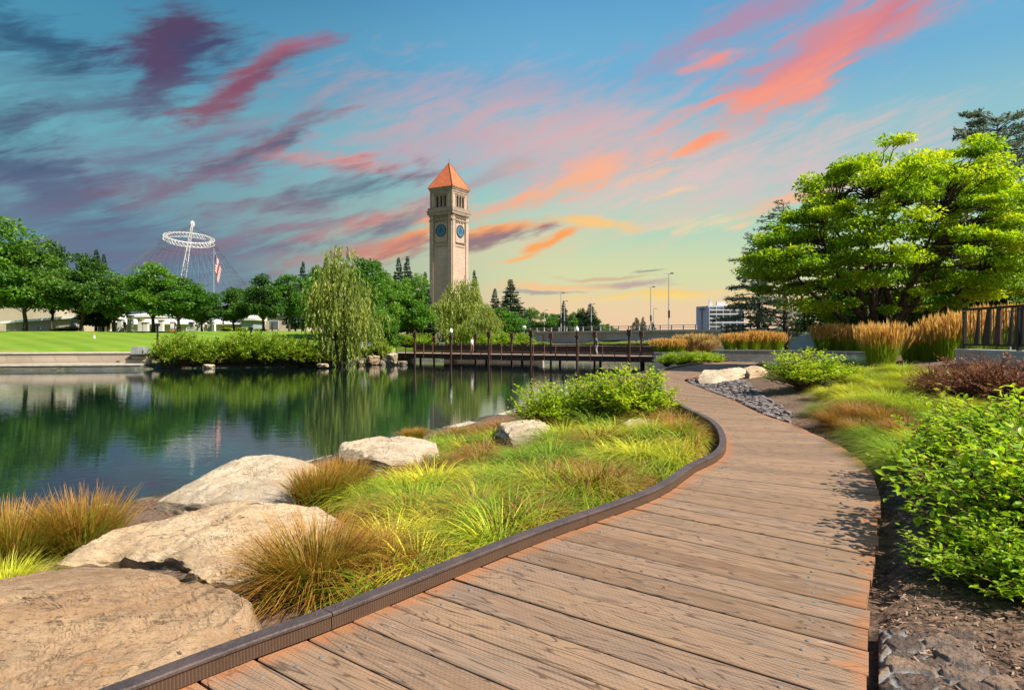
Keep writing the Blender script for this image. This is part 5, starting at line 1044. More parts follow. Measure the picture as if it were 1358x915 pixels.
m.build('belfry_trim', MTRIM, tower)
ap = zt(210); m = MB(); e = .44; c0 = (-S / 2, S / 2, ap); zr_ = z_e + .1
m.add([(-S - e, -e, zr_), (e, -e, zr_), (e, S + e, zr_), (-S - e, S + e, zr_), c0], [(0, 1, 4), (1, 2, 4), (2, 3, 4), (3, 0, 4), (3, 2, 1, 0)]); rf = m.build('roof', MROOF, tower)
m = MB()
for a in ((-S - e, -e), (e, -e), (e, S + e), (-S - e, S + e)): m.tube([(*a, zr_ + .05), (c0[0], c0[1], ap + .05)], .11, 5)
m.tube([(c0[0], c0[1], ap - .1), (c0[0], c0[1], ap + .9)], .06, 5); m.build('ridge', MRIDGE, rf)
# recessed-looking panel frames, arcade band, ledges and dials on every face
for sd_ in range(4):
    f = faceframe(sd_); m = MB(); zc = zt(304.5)
    fbox(m, sd_, 1.15, 1.3, .0, .14, zc - 2.6, zc + 3.2); fbox(m, sd_, S - 1.3, S - 1.15, .0, .14, zc - 2.6, zc + 3.2)
    fbox(m, sd_, 1.15, S - 1.15, .0, .28, zc - 2.75, zc - 2.5); fbox(m, sd_, 1.15, S - 1.15, .0, .22, zc + 2.9, zc + 3.2)
    for q in range(3): fbox(m, sd_, 1.5 + q * 1.02, 2.1 + q * 1.02, .0, .2, zc + 1.85, zc + 2.05); fbox(m, sd_, 1.42 + q * 1.02, 1.52 + q * 1.02, .0, .2, zc + 1.85, zc + 2.9)
    for q in range(8): fbox(m, sd_, 1.3 + q * .45, 1.52 + q * .45, .0, .14, zc - 3.55 - .12 * (q % 2), zc - 3.4)
    m.build('dial_frame', MTRIM, tower)
    dial = MB(); rr = 1.2; th = np.arange(40) / 40 * 2 * np.pi
    for w, r2, mi in ((.10, rr, 0),):
        V = [f(S / 2 + r2 * math.cos(t), w, zc + r2 * math.sin(t)) for t in th]; dial.add(V, [tuple(range(40))], m=0)
    V = [];  
    for t in th:
        for r2, w in ((rr, .02), (rr, .2), (rr + .16, .2), (rr + .16, .02)): V.append(f(S / 2 + r2 * math.cos(t), w, zc + r2 * math.sin(t)))
    dial.add(V, [(i * 4 + j, ((i + 1) % 40) * 4 + j, ((i + 1) % 40) * 4 + j + 1, i * 4 + j + 1) for i in range(40) for j in range(3)], m=1)
    for h in range(12):
        t = h / 12 * 2 * math.pi; u, z_ = S / 2 + .93 * math.sin(t), zc + .93 * math.cos(t); fbox(dial, sd_, u - .05, u + .05, .1, .125, z_ - .12, z_ + .12, 2)
    dl = dial.build('clock_face', [MCLK, MCLKR, MCLKN], tower)
    for L_, a_, w_ in ((.62, .12, .06), (.95, -.06, .04)):
        hm = MB(); P0, P1 = f(S / 2 - math.sin(a_) * .2, .15, zc - math.cos(a_) * .2), f(S / 2 + math.sin(a_) * L_, .15, zc + math.cos(a_) * L_); hm.tube([P0, P1], w_, 4); hm.build('hand', MCLKR, dl)

# ------------------------------------------------------------------ footbridge
MST = M_plain('weathered_steel', (.085, .040, .030), .75, .2, .35, 3, .3, 30, .004); MSTL = M_plain('rusty_post', (.20, .10, .07), .75, .1, .3, 3); MDK = M_plain('bridge_deck_wood', (.30, .19, .14), .8, 0, .3, 4)
MWH = M_plain('white_paint', (.78, .78, .76), .4, 0, .06); MGLB = M_plain('lamp_globe', (.82, .84, .86), .25, 0, .03); MGAL = M_plain('galvanised_pole', (.33, .34, .36), .5, .3, .2); MBLK = M_plain('black_metal', (.018, .018, .02), .5, .3, .3)
FA, FB = np.array([-12.8, 75.0]), np.array([17.5, 58.2]); FD = unit(FB - FA); FN = np.array([-FD[1], FD[0]]); FW = 3.2; FLEN = float(np.linalg.norm(FB - FA)); fa = math.atan2(FD[1], FD[0])
fb = empty('footbridge', (FA[0], FA[1], 0), fa, 'long low brown steel footbridge on posts crossing the water below the clock tower', 'footbridge')
def t_at(px, off=0.0):
    k = (px - 679) / F; o = FA + FN * off; return (o[0] - k * o[1]) / (k * FD[1] - FD[0])
ZD = -.25
m = MB(); m.box((FLEN / 2, FW / 2, ZD - .04), (FLEN, FW + .2, .08)); m.build('deck', MDK, fb)
m = MB(); 
for y in (.1, FW - .1): m.box((FLEN / 2, y, ZD - .30), (FLEN - .1, .16, .44))
for q in range(26): m.box((.6 + q * 1.33, FW / 2, ZD - .26), (.12, FW - .4, .3))
m.build('beam', MST, fb)
for y, nm_ in ((.0, 0), (FW, 1)):
    m = MB()
    for q in range(7): m.box((FLEN / 2, y, ZD + .14 + q * .115), (FLEN, .025, .07))
    m.box((FLEN / 2, y, ZD + .98), (FLEN, .09, .06)); m.build('railing', MST, fb)
p0 = None
for q in range(29):
    m = MB(); m.box((0, -.08, ZD + .22), (.075, .07, 1.6)); m.build('rail_post', MSTL, fb, loc=(.25 + q * 1.2, 0, 0)) if q == 0 else None
    if q == 0: p0 = [o for o in fb.children if o.name.startswith('rail_post')][0]
    else:
        o = p0.copy(); scn.collection.objects.link(o); o.parent = fb; o.location = (.25 + q * 1.2, 0, 0)
def mast(px, off, top, globe=False):
    t = t_at(px, off); d = (FA + FD * t + FN * off)[1]; zt_ = CH + (HOR - top) / F * d; y = off + (-.12 if off < 1 else .12)
    m = MB(); m.box((t, y, (zt_ - 2.2) / 2), (.17, .17, zt_ + 2.2))
    o = m.build('mast', MST, fb); c = MB()
    if not globe: c.box((t, y, zt_ - .42), (.42, .26, .22)); c.box((t - .13, y, zt_ - .12), (.10, .24, .36)); c.box((t + .13, y, zt_ - .12), (.10, .24, .36)); c.build('mast_head', MST, o)
    else: c.box((t, y, zt_ - .45), (.42, .26, .22)); c.build('mast_head', MST, o); g = MB(); g.lathe([(.001, .0), (.13, .03), (.17, .14), (.15, .30), (.09, .42), (.02, .52), (.001, .56)], 12, c=(t, y, zt_)); g.build('lamp_globe', MGLB, o, smooth=True)
for px, top, g in [(551, 441, 0), (599, 442, 1), (649, 440, 0), (705, 438.5, 0), (766, 440, 1), (835, 437.5, 0)]: mast(px, 0, top, g)
for px, top in [(630, 443), (678, 442), (730, 442), (788, 440), (850, 439), (575, 447)]: mast(px, FW, top)
for q in range(8):
    m = MB(); m.tube([(1.5 + q * 4.3, FW * .8, ZD - .4), (1.5 + q * 4.3, FW * .8, -2.6)], .13, 8); m.build('pile', MST, fb)
m = MB(); m.box((-.7, FW / 2, -1.0), (1.5, FW + .8, 1.5)); tag(m.build('bridge_abutment', M_conc, loc=(FA[0], FA[1], 0)), 'pale concrete abutment at the left end of the footbridge', 'abutment').rotation_euler.z = fa
# retaining wall behind the footbridge
m = MB(); a_, b_ = FA + FN * 3.7 + FD * 4.0, FA + FN * 4.3 + FD * 16.0; c_ = (a_ + b_) / 2; Lw = np.linalg.norm(b_ - a_)
m.box((0, 0, -.95), (Lw, .4, 1.5)); m.box((0, -.02, -.17), (Lw + .1, .5, .12)); o = m.build('retaining_wall', M_plain('wall_beige', (.46, .38, .30), .9, 0, .3, .6, .4, 8, .02), loc=(*c_, 0)); o.rotation_euler.z = math.atan2(*(b_ - a_)[::-1]); tag(o, 'pale retaining wall at the waterline seen under the footbridge', 'wall')

# ------------------------------------------------------------------ road bridge
MCB = M_plain('bridge_concrete', (.44, .41, .38), .9, 0, .18, .25, .3, 3, .03); MCT = M_plain('bridge_concrete_top', (.46, .43, .37), .9, 0, .2, .3)
RA = np.array([-4.0, 185.0]); RB = np.array([62.0, 84.0]); RD_ = unit(RB - RA); RN = np.array([-RD_[1], RD_[0]]); RL = float(np.linalg.norm(RB - RA)); ra = math.atan2(RD_[1], RD_[0])
rb = empty('road_bridge', (RA[0], RA[1], 0), ra, 'grey concrete road bridge with haunched girders and a railing, behind the footbridge', 'bridge')
ZR = 2.75; K = 80; tt = np.linspace(0, 1, K); xx = tt * RL
dep = 1.55 + 1.7 * np.abs(np.cos((xx - 22) / 62 * math.pi)) ** 3
for y in (.3, 7.5):
    m = MB(); V = []
    for x, d_ in zip(xx, dep): V += [(x, y, ZR - .35), (x, y, ZR - .35 - d_), (x, y + .6, ZR - .35 - d_), (x, y + .6, ZR - .35)]
    m.add(V, [(4 * i + j, 4 * i + 4 + j, 4 * i + 4 + (j + 1) % 4, 4 * i + (j + 1) % 4) for i in range(K - 1) for j in range(4)]); m.add(V[:4] + V[-4:], [(0, 1, 2, 3), (7, 6, 5, 4)]); m.build('girder', MCB, rb)
m = MB(); m.box((RL / 2, 4.2, ZR - .19), (RL, 9, .3)); m.box((RL / 2, -.32, ZR - .02), (RL, .3, .36)); m.build('deck', MCT, rb)
for x in (22, 84):
    m = MB(); m.box((x, 4.2, -.2), (2.4, 7, 4.6)); m.build('pier', MCB, rb)
m = MB(); m.box((RL / 2, -.3, ZR + 1.02), (RL, .12, .1)); m.box((RL / 2, -.3, ZR + .62), (RL, .08, .08)); m.build('railing', MCT, rb)
pp = None
for q in range(40):
    if pp is None: m = MB(); m.box((0, -.3, ZR + .6), (.28, .2, 1.0)); pp = m.build('railing_post', MCB, rb, loc=(1, 0, 0))
    else: o = pp.copy(); scn.collection.objects.link(o); o.parent = rb; o.location = (1 + q * 3., 0, 0)
m = MB(); m.box((10, 4.2, .4), (22, 8.4, 3.2)); m.build('abutment', MCB, rb)
def lampsrc():
    root = empty('street_lamp', (0, 0, 0), 0, 'x', 'street lamp', 'tall street lamps on the road bridge'); m = MB(); m.tube([(0, 0, 0), (0, 0, 10)], [.13, .07], 8); m.build('pole', MGAL, root, smooth=True)
    for s in (-1, 1):
        m = MB(); m.tube([(0, 0, 9.8), (s * .4, 0, 10)], .04, 5); m.box((s * .62, 0, 10.02), (.7, .34, .2), taper=.7); m.build('lamp_head', MBLK if s > 0 else MGAL, root)
    return root
ls = lampsrc()
for i, (px, top, base, off, lab) in enumerate([(887, 362, 437, 1, 'tallest street lamp on the road bridge, the one with a box on its pole'), (863, 380, 437, 6, 'second tallest street lamp, just left of the tallest'), (866.5, 409, 437, 30, 'short far street lamp right behind the second tallest'), (744, 388, 441, 3, 'taller street lamp of the close left pair'), (748.5, 399, 441, 9, 'shorter street lamp of the close left pair'), (722, 411, 441, 12, 'leftmost short street lamp by the round trees'), (784, 403, 439, 5, 'street lamp in front of the wide fir behind the bridge')]):
    k = (px - 679) / F; o_ = RA + RN * off; t = (o_[0] - k * o_[1]) / (k * RD_[1] - RD_[0]); p = o_ + RD_ * t
    h = (HOR - top) / F * p[1] + CH - ZR; b = ls if i == 0 else copy_tree(ls); b['label'] = lab; b.location = (p[0], p[1], ZR); b.scale = (1, 1, h / 10.1)
    if i == 0: m = MB(); m.box((0, -.12, 2.9), (.34, .3, 1.3)); m.build('control_box', MBLK, b); 
# ------------------------------------------------------------------ far white hotel block
hd = 420.; hx0, hy0, _ = AT(939, 430, hd); ht = (HOR - 403.5) / F * hd
hb = empty('hotel_block', (hx0, hy0, .8), R(-8), 'white high-rise with rows of balconies beyond the road bridge', 'building')
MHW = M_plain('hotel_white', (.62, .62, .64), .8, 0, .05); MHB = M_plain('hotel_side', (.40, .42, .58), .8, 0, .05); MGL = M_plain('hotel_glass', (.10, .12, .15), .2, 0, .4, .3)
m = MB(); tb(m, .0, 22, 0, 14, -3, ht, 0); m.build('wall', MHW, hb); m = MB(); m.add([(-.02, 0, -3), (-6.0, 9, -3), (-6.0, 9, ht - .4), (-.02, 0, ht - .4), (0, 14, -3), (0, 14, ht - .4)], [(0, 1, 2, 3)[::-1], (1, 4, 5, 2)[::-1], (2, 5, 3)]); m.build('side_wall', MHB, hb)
m = MB(); m.box((-3.0, 4.3, ht / 2), (.9, .9, ht - 6)); m.build('stair_slot', MGL, hb); m = MB(); tb(m, 6, 12, 4, 9, ht, ht + 2.4); tb(m, 1, 3, 2, 4, ht, ht + 3.4); m.build('roof_plant', MHW, hb)
m = MB(); m.box((-3.2, 3.4, ht - 2.2), (4.2, .3, 1.5), rz=R(-56)); m.build('roof_sign', MGL, hb)
for q in range(8):
    z_ = ht - 2.3 - q * 2.55; g = MB(); tb(g, .8, 21.5, -.06, -.01, z_ - .2, z_ + 1.3); g.build('window_band', MGL, hb)
    g = MB(); tb(g, .6, 21.7, -1.2, -.08, z_ - .95, z_ - .2)
    for u in range(6): tb(g, .5 + u * 4.1, .75 + u * 4.1, -1.2, -.08, z_ - .2, z_ + 1.58)
    g.build('balcony', MHW, hb)

# ------------------------------------------------------------------ cable tent and flag
MTW_ = M_plain('tent_white', (.56, .55, .54), .6, 0, .05); MCAB = M_plain('cable_dark', (.10, .10, .12), .7)
pd = 300.; pc = np.array(AT(251, 318, pd)); tent = empty('cable_tent', (pc[0], pc[1], 0), 0, 'tall white mast and ring holding a huge net of dark cables behind the trees', 'cable tent')
def tl(px, py, dy=0): a = np.array(AT(px, py, pd + dy)); return (a[0] - pc[0], dy, a[2])
m = MB()
for s in (-1, 1):
    for dy in (-1, 1): m.tube([tl(255 + s * .9, 297, dy * 1.0), tl(242.5 + s * 3.6, 372, dy * 1.6), tl(238 + s * 5, 425, dy * 2.5)], .22, 5)
for i in range(18):
    f_ = i / 17; a = 297 + f_ * 110; xm = 255 - (a - 297) * .165; w_ = .9 + f_ * 3.6; b = a + 6.2; w2_ = w_ + .2; s = 1 if i % 2 else -1
    for dy in (-1, 1): m.tube([tl(xm - s * w_, a, dy), tl(xm - 1.0 + s * w2_, b, dy)], .13, 4); m.tube([tl(xm - w_, a, dy), tl(xm + w_, a, dy)], .13, 4)
m.build('mast', MTW_, tent); m = MB(); m.lathe([(.001, -1.6), (.8, -1.2), (1.05, .0), (.8, 1.2), (.001, 1.7)], 12, c=tl(255, 298)); m.build('mast_cap', MTW_, tent, smooth=True)
RR = 10.3; tilt = .055
def ringp(a, r=RR, dz=0): return np.array([math.cos(a) * r, math.sin(a) * r, pc[2] - math.cos(a) * r * .2 + math.sin(a) * r * .30 + dz])
m = MB(); NRG = 40; A_ = np.linspace(0, 2 * math.pi, NRG + 1)
for r_, dz in ((RR, .9), (RR, -.9), (RR - 1.5, .9), (RR - 1.5, -.9)): m.tube([ringp(a, r_, dz) for a in A_], .11, 5, caps=False)
for i in range(NRG):
    a, b = A_[i], A_[i + 1]; m.tube([ringp(a, RR, .9), ringp(b, RR, -.9)], .12, 4); m.tube([ringp(a, RR - 1.5, -.9), ringp(b, RR - 1.5, .9)], .12, 4); m.tube([ringp(a, RR, .9), ringp(b, RR - 1.5, .9)], .12, 4); m.tube([ringp(a, RR, -.9), ringp(a, RR - 1.5, .9)], .1, 4)
m.build('ring', MTW_, tent)
m = MB(); NC = 44; NL = 15
def netp(a, f_):
    p0 = ringp(a, RR, -1); Re = 66 - 12 * math.cos(a); r = RR + (Re - RR) * (f_ ** .95); z = p0[2] * (1 - f_) ** 1.75 + 4 * f_; return (math.cos(a) * r, math.sin(a) * r, z)
for i in range(NC):
    a = i / NC * 2 * math.pi
    for s in (-1, 1): m.tube([netp(a + s * f_ * .5, f_) for f_ in np.linspace(0, 1, 14)], .036, 3, caps=False)
for f_ in np.linspace(.04, .9, NL): m.tube([netp(a, f_) for a in np.linspace(0, 2 * math.pi, 61)], .036 if f_ > .05 else .1, 3, caps=False)
tp_ = tl(255, 299)
for i in range(16): m.tube([tp_, ringp(i / 16 * 2 * math.pi, RR, .9)], .045, 3)
m.build('cable_net', MCAB, tent)
fx_, fy_, _ = AT(283.5, 440, 108); fz = gz1(fx_, fy_); flag = empty('flagpole', (fx_, fy_, fz), 0, 'tall flagpole with a red, white and blue striped flag hanging limp', 'flagpole')
hp = (HOR - 331) / F * 108 + CH - fz; m = MB(); m.tube([(0, 0, -.2), (0, 0, hp)], [.11, .05], 8); m.lathe([(.001, -.1), (.12, 0), (.001, .12)], 8, c=(0, 0, hp)); m.build('pole', MGAL, flag, smooth=True)
def M_flag():
    k = NT('flag_cloth'); f = k.fx(); st = k.math('MODULO', k.math('FLOOR', k.math('MULTIPLY', f[1], 13)), 2)
    c = k.mix(st, (.55, .02, .04), (.80, .78, .76)); can = k.math('MULTIPLY', k.math('LESS_THAN', f[0], .4), k.math('LESS_THAN', f[1], 7 / 13))
    v = k.n('ShaderNodeCombineXYZ', {0: k.math('MULTIPLY', f[0], 28), 1: k.math('MULTIPLY', f[1], 17)}).outputs[0]; vo = k.n('ShaderNodeTexVoronoi', {'Vector': v, 'Scale': 1.0, 'Randomness': 0}); star = k.math('LESS_THAN', vo.outputs['Distance'], .25)
    c = k.mix(can, c, k.mix(star, (.02, .035, .17), (.8, .8, .8))); k.pbr(c, .8); return k.mat
nu, nv = 40, 26; U_, V_ = np.meshgrid(np.linspace(0, 1, nu), np.linspace(0, 1, nv)); fh = 3.1; sw = .75 * np.sin(U_ * math.pi * .7) * .9
X = .06 + U_ * 1.15 * (1 - .55 * V_ * U_) + .05 * np.sin(U_ * 16 + V_ * 4); Yv = .18 * np.sin(U_ * 13 + V_ * 2.5) * (.3 + U_); Zv = -V_ * fh * (1 - .15 * U_) - U_ ** 1.25 * 2.7
q = np.arange(nv - 1)[:, None] * nu + np.arange(nu - 1)[None]; m = MB(); m.add(np.stack([X, Yv, Zv + hp - .3], -1), np.stack([q, q + nu, q + nu + 1, q + 1], -1).reshape(-1, 4), np.stack([U_, V_, U_ * 0], -1)); o = m.build('flag', M_flag(), flag, smooth=True); sol = o.modifiers.new('thickness', 'SOLIDIFY'); sol.thickness = .01

# ------------------------------------------------------------------ left bank: terrace, buildings, small things
MSTN = M_brick('terrace_stone', (.36, .29, .22), (.43, .35, .27), .5)
ta, tb_ = np.array([-75.0, 48.2]), np.array([-30.9, 56.9]); tdir = unit(tb_ - ta); TL = float(np.linalg.norm(tb_ - ta)); tan_ = math.atan2(tdir[1], tdir[0])
te = empty('stone_terrace', (ta[0], ta[1], 0), tan_, 'long pale stone terrace steps with a dark quay edge along the left bank', 'terrace')
m = MB(); m.box((TL / 2, .9, -1.75), (TL, 2.2, 1.8)); m.build('quay', M_plain('quay_wet_concrete', (.12, .12, .11), .8, 0, .4, .7, .5, 8, .03), te)
m = MB(); m.box((TL / 2, .88, -.80), (TL + .02, 2.3, .11)); m.build('quay_coping', M_conc, te)
for i, (y, z0, z1) in enumerate([(1.75, -.75, -.47), (1.95, -.47, -.17), (2.15, -.17, .13)]): m = MB(); m.box((TL / 2 - .02 * i, y + 1.5, (z0 + z1) / 2), (TL, 3, z1 - z0 - .012)); m.build('step', MSTN, te)
m = MB(); m.box((TL / 2, 4.0, .13), (TL, 3.9, .08)); m.build('paving', M_conc, te)
for i in range(2): m = MB(); m.box((TL - 2.4 + i * .9, 1.8 + .2 * i, -.6 + .3 * i), (.28, .1, .14)); m.build('light_recess', MDARK, te)
bx, by, _ = AT(187, 466, 58.5); m = MB(); m.box((0, 0, 0), (1.15, 1.3, .62), taper=.86); o = m.build('concrete_block', M_concg, loc=(bx, by, .36)); tag(o, 'grey concrete block at the right end of the stone terrace', 'block')
def bollard(px, d, top, lab, h=None):
    x, y, z = gdist(px, d); zt_ = CH + (HOR - top) / F * d; r = empty('bollard_lamp', (x, y, z), 0, lab, 'bollard lamp', 'black bollard lamps on the lawn'); m = MB(); m.box((0, 0, (zt_ - z) / 2 - .2), (.13, .13, zt_ - z + .2)); m.build('post', MBLK, r); m = MB(); m.box((0, -.06, zt_ - z - .12), (.36, .34, .26)); m.build('lamp_head', MBLK, r); return r
bollard(209, 62, 429, 'black bollard lamp by the concrete block'); bollard(333, 66, 434, 'black bollard lamp above the tallest bank shrub')
MBE = M_plain('wall_tan', (.45, .36, .27), .9, 0, .15, .2); MBL = M_plain('wall_pale', (.55, .53, .50), .85, 0, .1, .2); MGR = M_plain('wall_bluegrey', (.28, .31, .36), .85, 0, .1, .2)
def bldg(name, px0, px1, d, top, label, mat, dep_=8, rm=None, top2=None, wins=(), zb=None, cat='building', roofh=.35):
    x0, x1 = (px0 - 679) / F * d, (px1 - 679) / F * d; z = 2.0 if zb is None else zb; h0 = CH + (HOR - top) / F * d; h1 = h0 if top2 is None else CH + (HOR - top2) / F * d
    r = empty(name, (x0, d, z), 0, label, cat); W_ = x1 - x0; a, b = h0 - z, h1 - z; m = MB()
    m.add([(0, 0, -1), (W_, 0, -1), (W_, dep_, -1), (0, dep_, -1), (0, 0, a), (W_, 0, b), (W_, dep_, b), (0, dep_, a)], [(0, 3, 2, 1), (4, 5, 6, 7), (0, 1, 5, 4), (1, 2, 6, 5), (2, 3, 7, 6), (3, 0, 4, 7)]); m.build('wall', mat, r)
    if rm:
        m = MB(); e = .5; t = roofh; m.add([(-e, -e, a + .01), (W_ + e, -e, b + .01), (W_ + e, dep_ + e, b + .01), (-e, dep_ + e, a + .01), (-e, -e, a + t), (W_ + e, -e, b + t), (W_ + e, dep_ + e, b + t + .8), (-e, dep_ + e, a + t + .8)], [(0, 3, 2, 1), (4, 5, 6, 7), (0, 1, 5, 4), (1, 2, 6, 5), (2, 3, 7, 6), (3, 0, 4, 7)]); m.build('roof', rm, r)
    for (u, w_, zz, hh) in wins:
        m = MB(); m.box((u * W_, -.03, zz), (w_ + .2, .1, hh + .2)); fr = m.build('window', MBL, r); m = MB(); m.box((u * W_, -.09, zz), (w_, .06, hh)); m.build('pane', MGL, fr)
    return r
bldg('stone_building', -70, 74, 118, 401, 'long low tan building with a pale flat roof behind the leftmost trees', MBE, 14, MWH)
bldg('stone_building', 8, 111, 104, 429.5, 'low tan building with a sloping white roof between the leftmost trunks', MBE, 10, MWH, 421, [(.42, .35, .9, .5), (.62, .35, 1.1, .7), (.87, .8, 1.5, 1.0)])
bldg('glass_building', 118, 222, 150, 408, 'pale blue-grey building glimpsed behind the pillars', MGR, 12, MBL, None, [(.1 + .16 * i, 3.0, z_, 1.6) for i in range(6) for z_ in (2.4, 5.2)])
bldg('stone_building', 168, 205, 128, 421, 'tan block with dark windows behind the sunlit round trees', MBE, 8, MBL, None, [(.25, 1.2, 2.2, 1.2), (.7, 1.2, 2.2, 1.2)])
bldg('garden_wall', 112, 345, 108, 430.5, 'long tan wall across the far side of the lawn', MBE, .6, MBL, cat='wall', roofh=.12)
bldg('grey_shed', 320, 336, 104, 425, 'small blue-grey shed at the right end of the long tan wall', MGR, 4, MBL)
bldg('stone_building', 345, 408, 125, 418, 'tan building with a grey roof behind the trees left of the leaning willow', MBE, 10, MGR, None, [(.3, 1.4, 1.8, 1.3), (.75, 1.4, 1.8, 1.3)])
src = None
for i, (px, top) in enumerate([(134, 424), (146, 419), (160, 423), (173, 418), (187, 423), (194, 427), (214, 424), (254, 427), (267, 428), (279, 427)]):
    x, y, z = gdist(px, 100)
    if src is None:
        src = empty('stone_pillar', (0, 0, 0), 0, 'x', 'pillar', 'pale square pillars at the far side of the lawn'); m = MB(); m.box((0, 0, 1.2), (.62, .62, 2.6)); m.build('shaft', MBL, src); m = MB(); m.box((0, 0, 2.56), (.86, .86, .16)); m.build('cap', MBE, src); o = src
    else: o = copy_tree(src)
    o.location = (x, y, z); o.scale = (1, 1, (CH + (HOR - top) / F * y - z) / 2.65)
    o['label'] = ['pillar at the left end of the pale row, behind the lawn stake', 'second pillar from the left end, beside the short stake', 'third pillar from the left end of the pale row', 'tall fourth pillar, near the dark walking person', 'fifth pillar, left of the sunlit tree trunk', 'sixth pillar, against the sunlit tree trunk', 'pillar between the trunk and the striped kiosk', 'pillar behind the white barrier', 'pillar right of the white barrier', 'rightmost pillar, by the flagpole foot'][i]
# striped kiosk: dark board with pale bands on an orange foot
x, y, z = gdist(229, 92); r = empty('info_kiosk', (x, y, z), 0, 'upright dark information board with pale bands and an orange foot', 'information board'); h = (HOR - 427) / F * 92 + CH - z
m = MB(); m.box((0, 0, h / 2 + .1), (.62, .25, h - .2)); m.build('board', M_plain('kiosk_brown', (.16, .07, .05), .6), r); m = MB(); m.box((0, 0, .08), (.72, .34, .22)); m.build('foot', M_plain('kiosk_orange', (.65, .22, .03), .6), r)
for i in range(4):
    m = MB(); m.box((0, -.14, .42 + i * (h - .5) / 4), (.5, .03, .2)); m.build('band', M_plain('kiosk_blue', (.45, .60, .72), .5) if i < 1 else MWH, r)
x, y, z = gdist(253.5, 94); r = empty('white_barrier', (x, y, z), 0, 'low white barrier rail at the far edge of the lawn', 'barrier')
m = MB(); m.box((0, 0, .62), (1.3, .05, .07)); m.box((0, 0, .15), (1.3, .05, .06)); m.build('rail', MWH, r); m = MB()
for q in range(9): m.box((-.6 + q * .15, 0, .38), (.035, .035, .46))
m.build('bars', MWH, r)
for sgn in (-1, 1): m = MB(); m.box((sgn * .66, 0, .33), (.07, .07, .75)); m.build('post', MWH, r)
def simple_post(px, d, top, w, mat, label, cat='post', capm=None, base=None, name='post', zb=None):
    x, y, z = gdist(px, d); z = zb if zb is not None else z; h = (HOR - top) / F * d + CH - z; r = empty(name, (x, y, z), 0, label, cat); m = MB(); m.tube([(0, 0, -.2), (0, 0, h)], [w, w * .85], 10); m.build('shaft', mat, r, smooth=True)
    m = MB(); m.lathe([(.001, h + w * .9), (w * .9, h + w * .5), (w * 1.15, h), (w * 1.15, h - w)], 10); m.build('cap', capm or mat, r); return r
MYL = M_plain('yellow_paint', (.75, .42, .02), .5, 0, .1); MWD = M_plain('stake_wood', (.50, .32, .17), .8, 0, .2)
simple_post(514, 76, 447, .13, MYL, 'yellow post at the left end of the footbridge', name='yellow_post', zb=-.1)
simple_post(963, 55, 446, .11, MYL, 'yellow post at the left end of the orange reed grass row', name='yellow_post', zb=.3)
simple_post(361, 95, 429, .10, MYL, 'slim yellow post under the trees left of the leaning willow', name='yellow_post')
simple_post(285, 101, 427, .16, MWH, 'white post beside the foot of the flagpole', name='white_post')
simple_post(232.8, 90, 429, .10, MWH, 'slim white post touching the striped information board', name='white_post')
for px, d, top, lab in [(125, 74, 441, 'wooden stake with a grey foot standing alone on the lawn'), (147, 92, 428, 'wooden stake in the shade by the pillars')]:
    x, y, z = gdist(px, d); h = (HOR - top) / F * d + CH - z; r = empty('lawn_stake', (x, y, z), 0, lab, 'stake', 'wooden stakes on the lawn'); m = MB(); m.box((0, 0, h / 2 + .15), (.11, .11, h - .3)); m.build('shaft', MWD, r); m = MB(); m.box((0, 0, .15), (.20, .2, .36), taper=.7); m.build('foot', MBL, r)
# notice boards under the leaning willow
for px, w, lab in [(479, .35, 'small white notice board under the leaning willow'), (489, .7, 'wider blue and white notice board on a thick dark post by the willow')]:
    x, y, _ = AT(px, 455, 70); r = empty('notice_board', (x, y, -.1), 0, lab, 'notice board'); m = MB(); m.box((0, 0, .85), (w, .06, .55)); m.build('board', MBL, r); m = MB(); m.box((w * .18, -.035, .92), (w * .5, .03, .3)); m.build('printed_patch', MHB, r)
    for s in (-1, 1): m = MB(); m.box((s * w * .42, .05, .2), (.08, .08, 1.2)); m.build('leg', MBLK, r)
# round white lamps near the bridge
for px, d, top, lab in [(695, 120, 433, 'white round lamp on a post at the left end of the road bridge'), (605, 135, 432, 'white round lamp glimpsed between the tower and the willow')][:1]:
    x, y, z = gdist(px, d); h = (HOR - top) / F * d + CH - z; r = empty('globe_lamp', (x, y, z), 0, lab, 'lamp'); m = MB(); m.tube([(0, 0, 0), (0, 0, h - .5)], .07, 6); m.build('pole', MGAL, r); m = MB(); m.lathe([(.001, h - .6), (.3, h - .5), (.42, h - .2), (.3, h + .1), (.001, h + .2)], 12); m.build('globe', MGLB, r, smooth=True)
# dark bronze figures in front of the tower
x, y, _ = AT(586, 455, 92); sc_ = empty('bronze_sculpture', (x, y, -.1), 0, 'dark bronze sculpture of clustered shapes in front of the clock tower foot', 'sculpture')
m = MB(); m.box((0, 0, .4), (.9, .7, .9), taper=.8); m.build('plinth', M_concg, sc_); MBZ = M_plain('bronze', (.03, .028, .026), .45, .5, .3)
for dx, dz, s in ((-.34, 1.5, .34), (.22, 1.35, .40), (.1, 1.85, .26), (-.55, 1.9, .2)): m = MB(); m.tube([(dx * .5, 0, .8), (dx, 0, dz)], [.09, .06], 6); blob_rock(m, (dx, 0, dz), (s, s, s * 1.4), dx * 9 + 3, 0, sub=3, rough=.3); m.build('figure', MBZ, sc_)

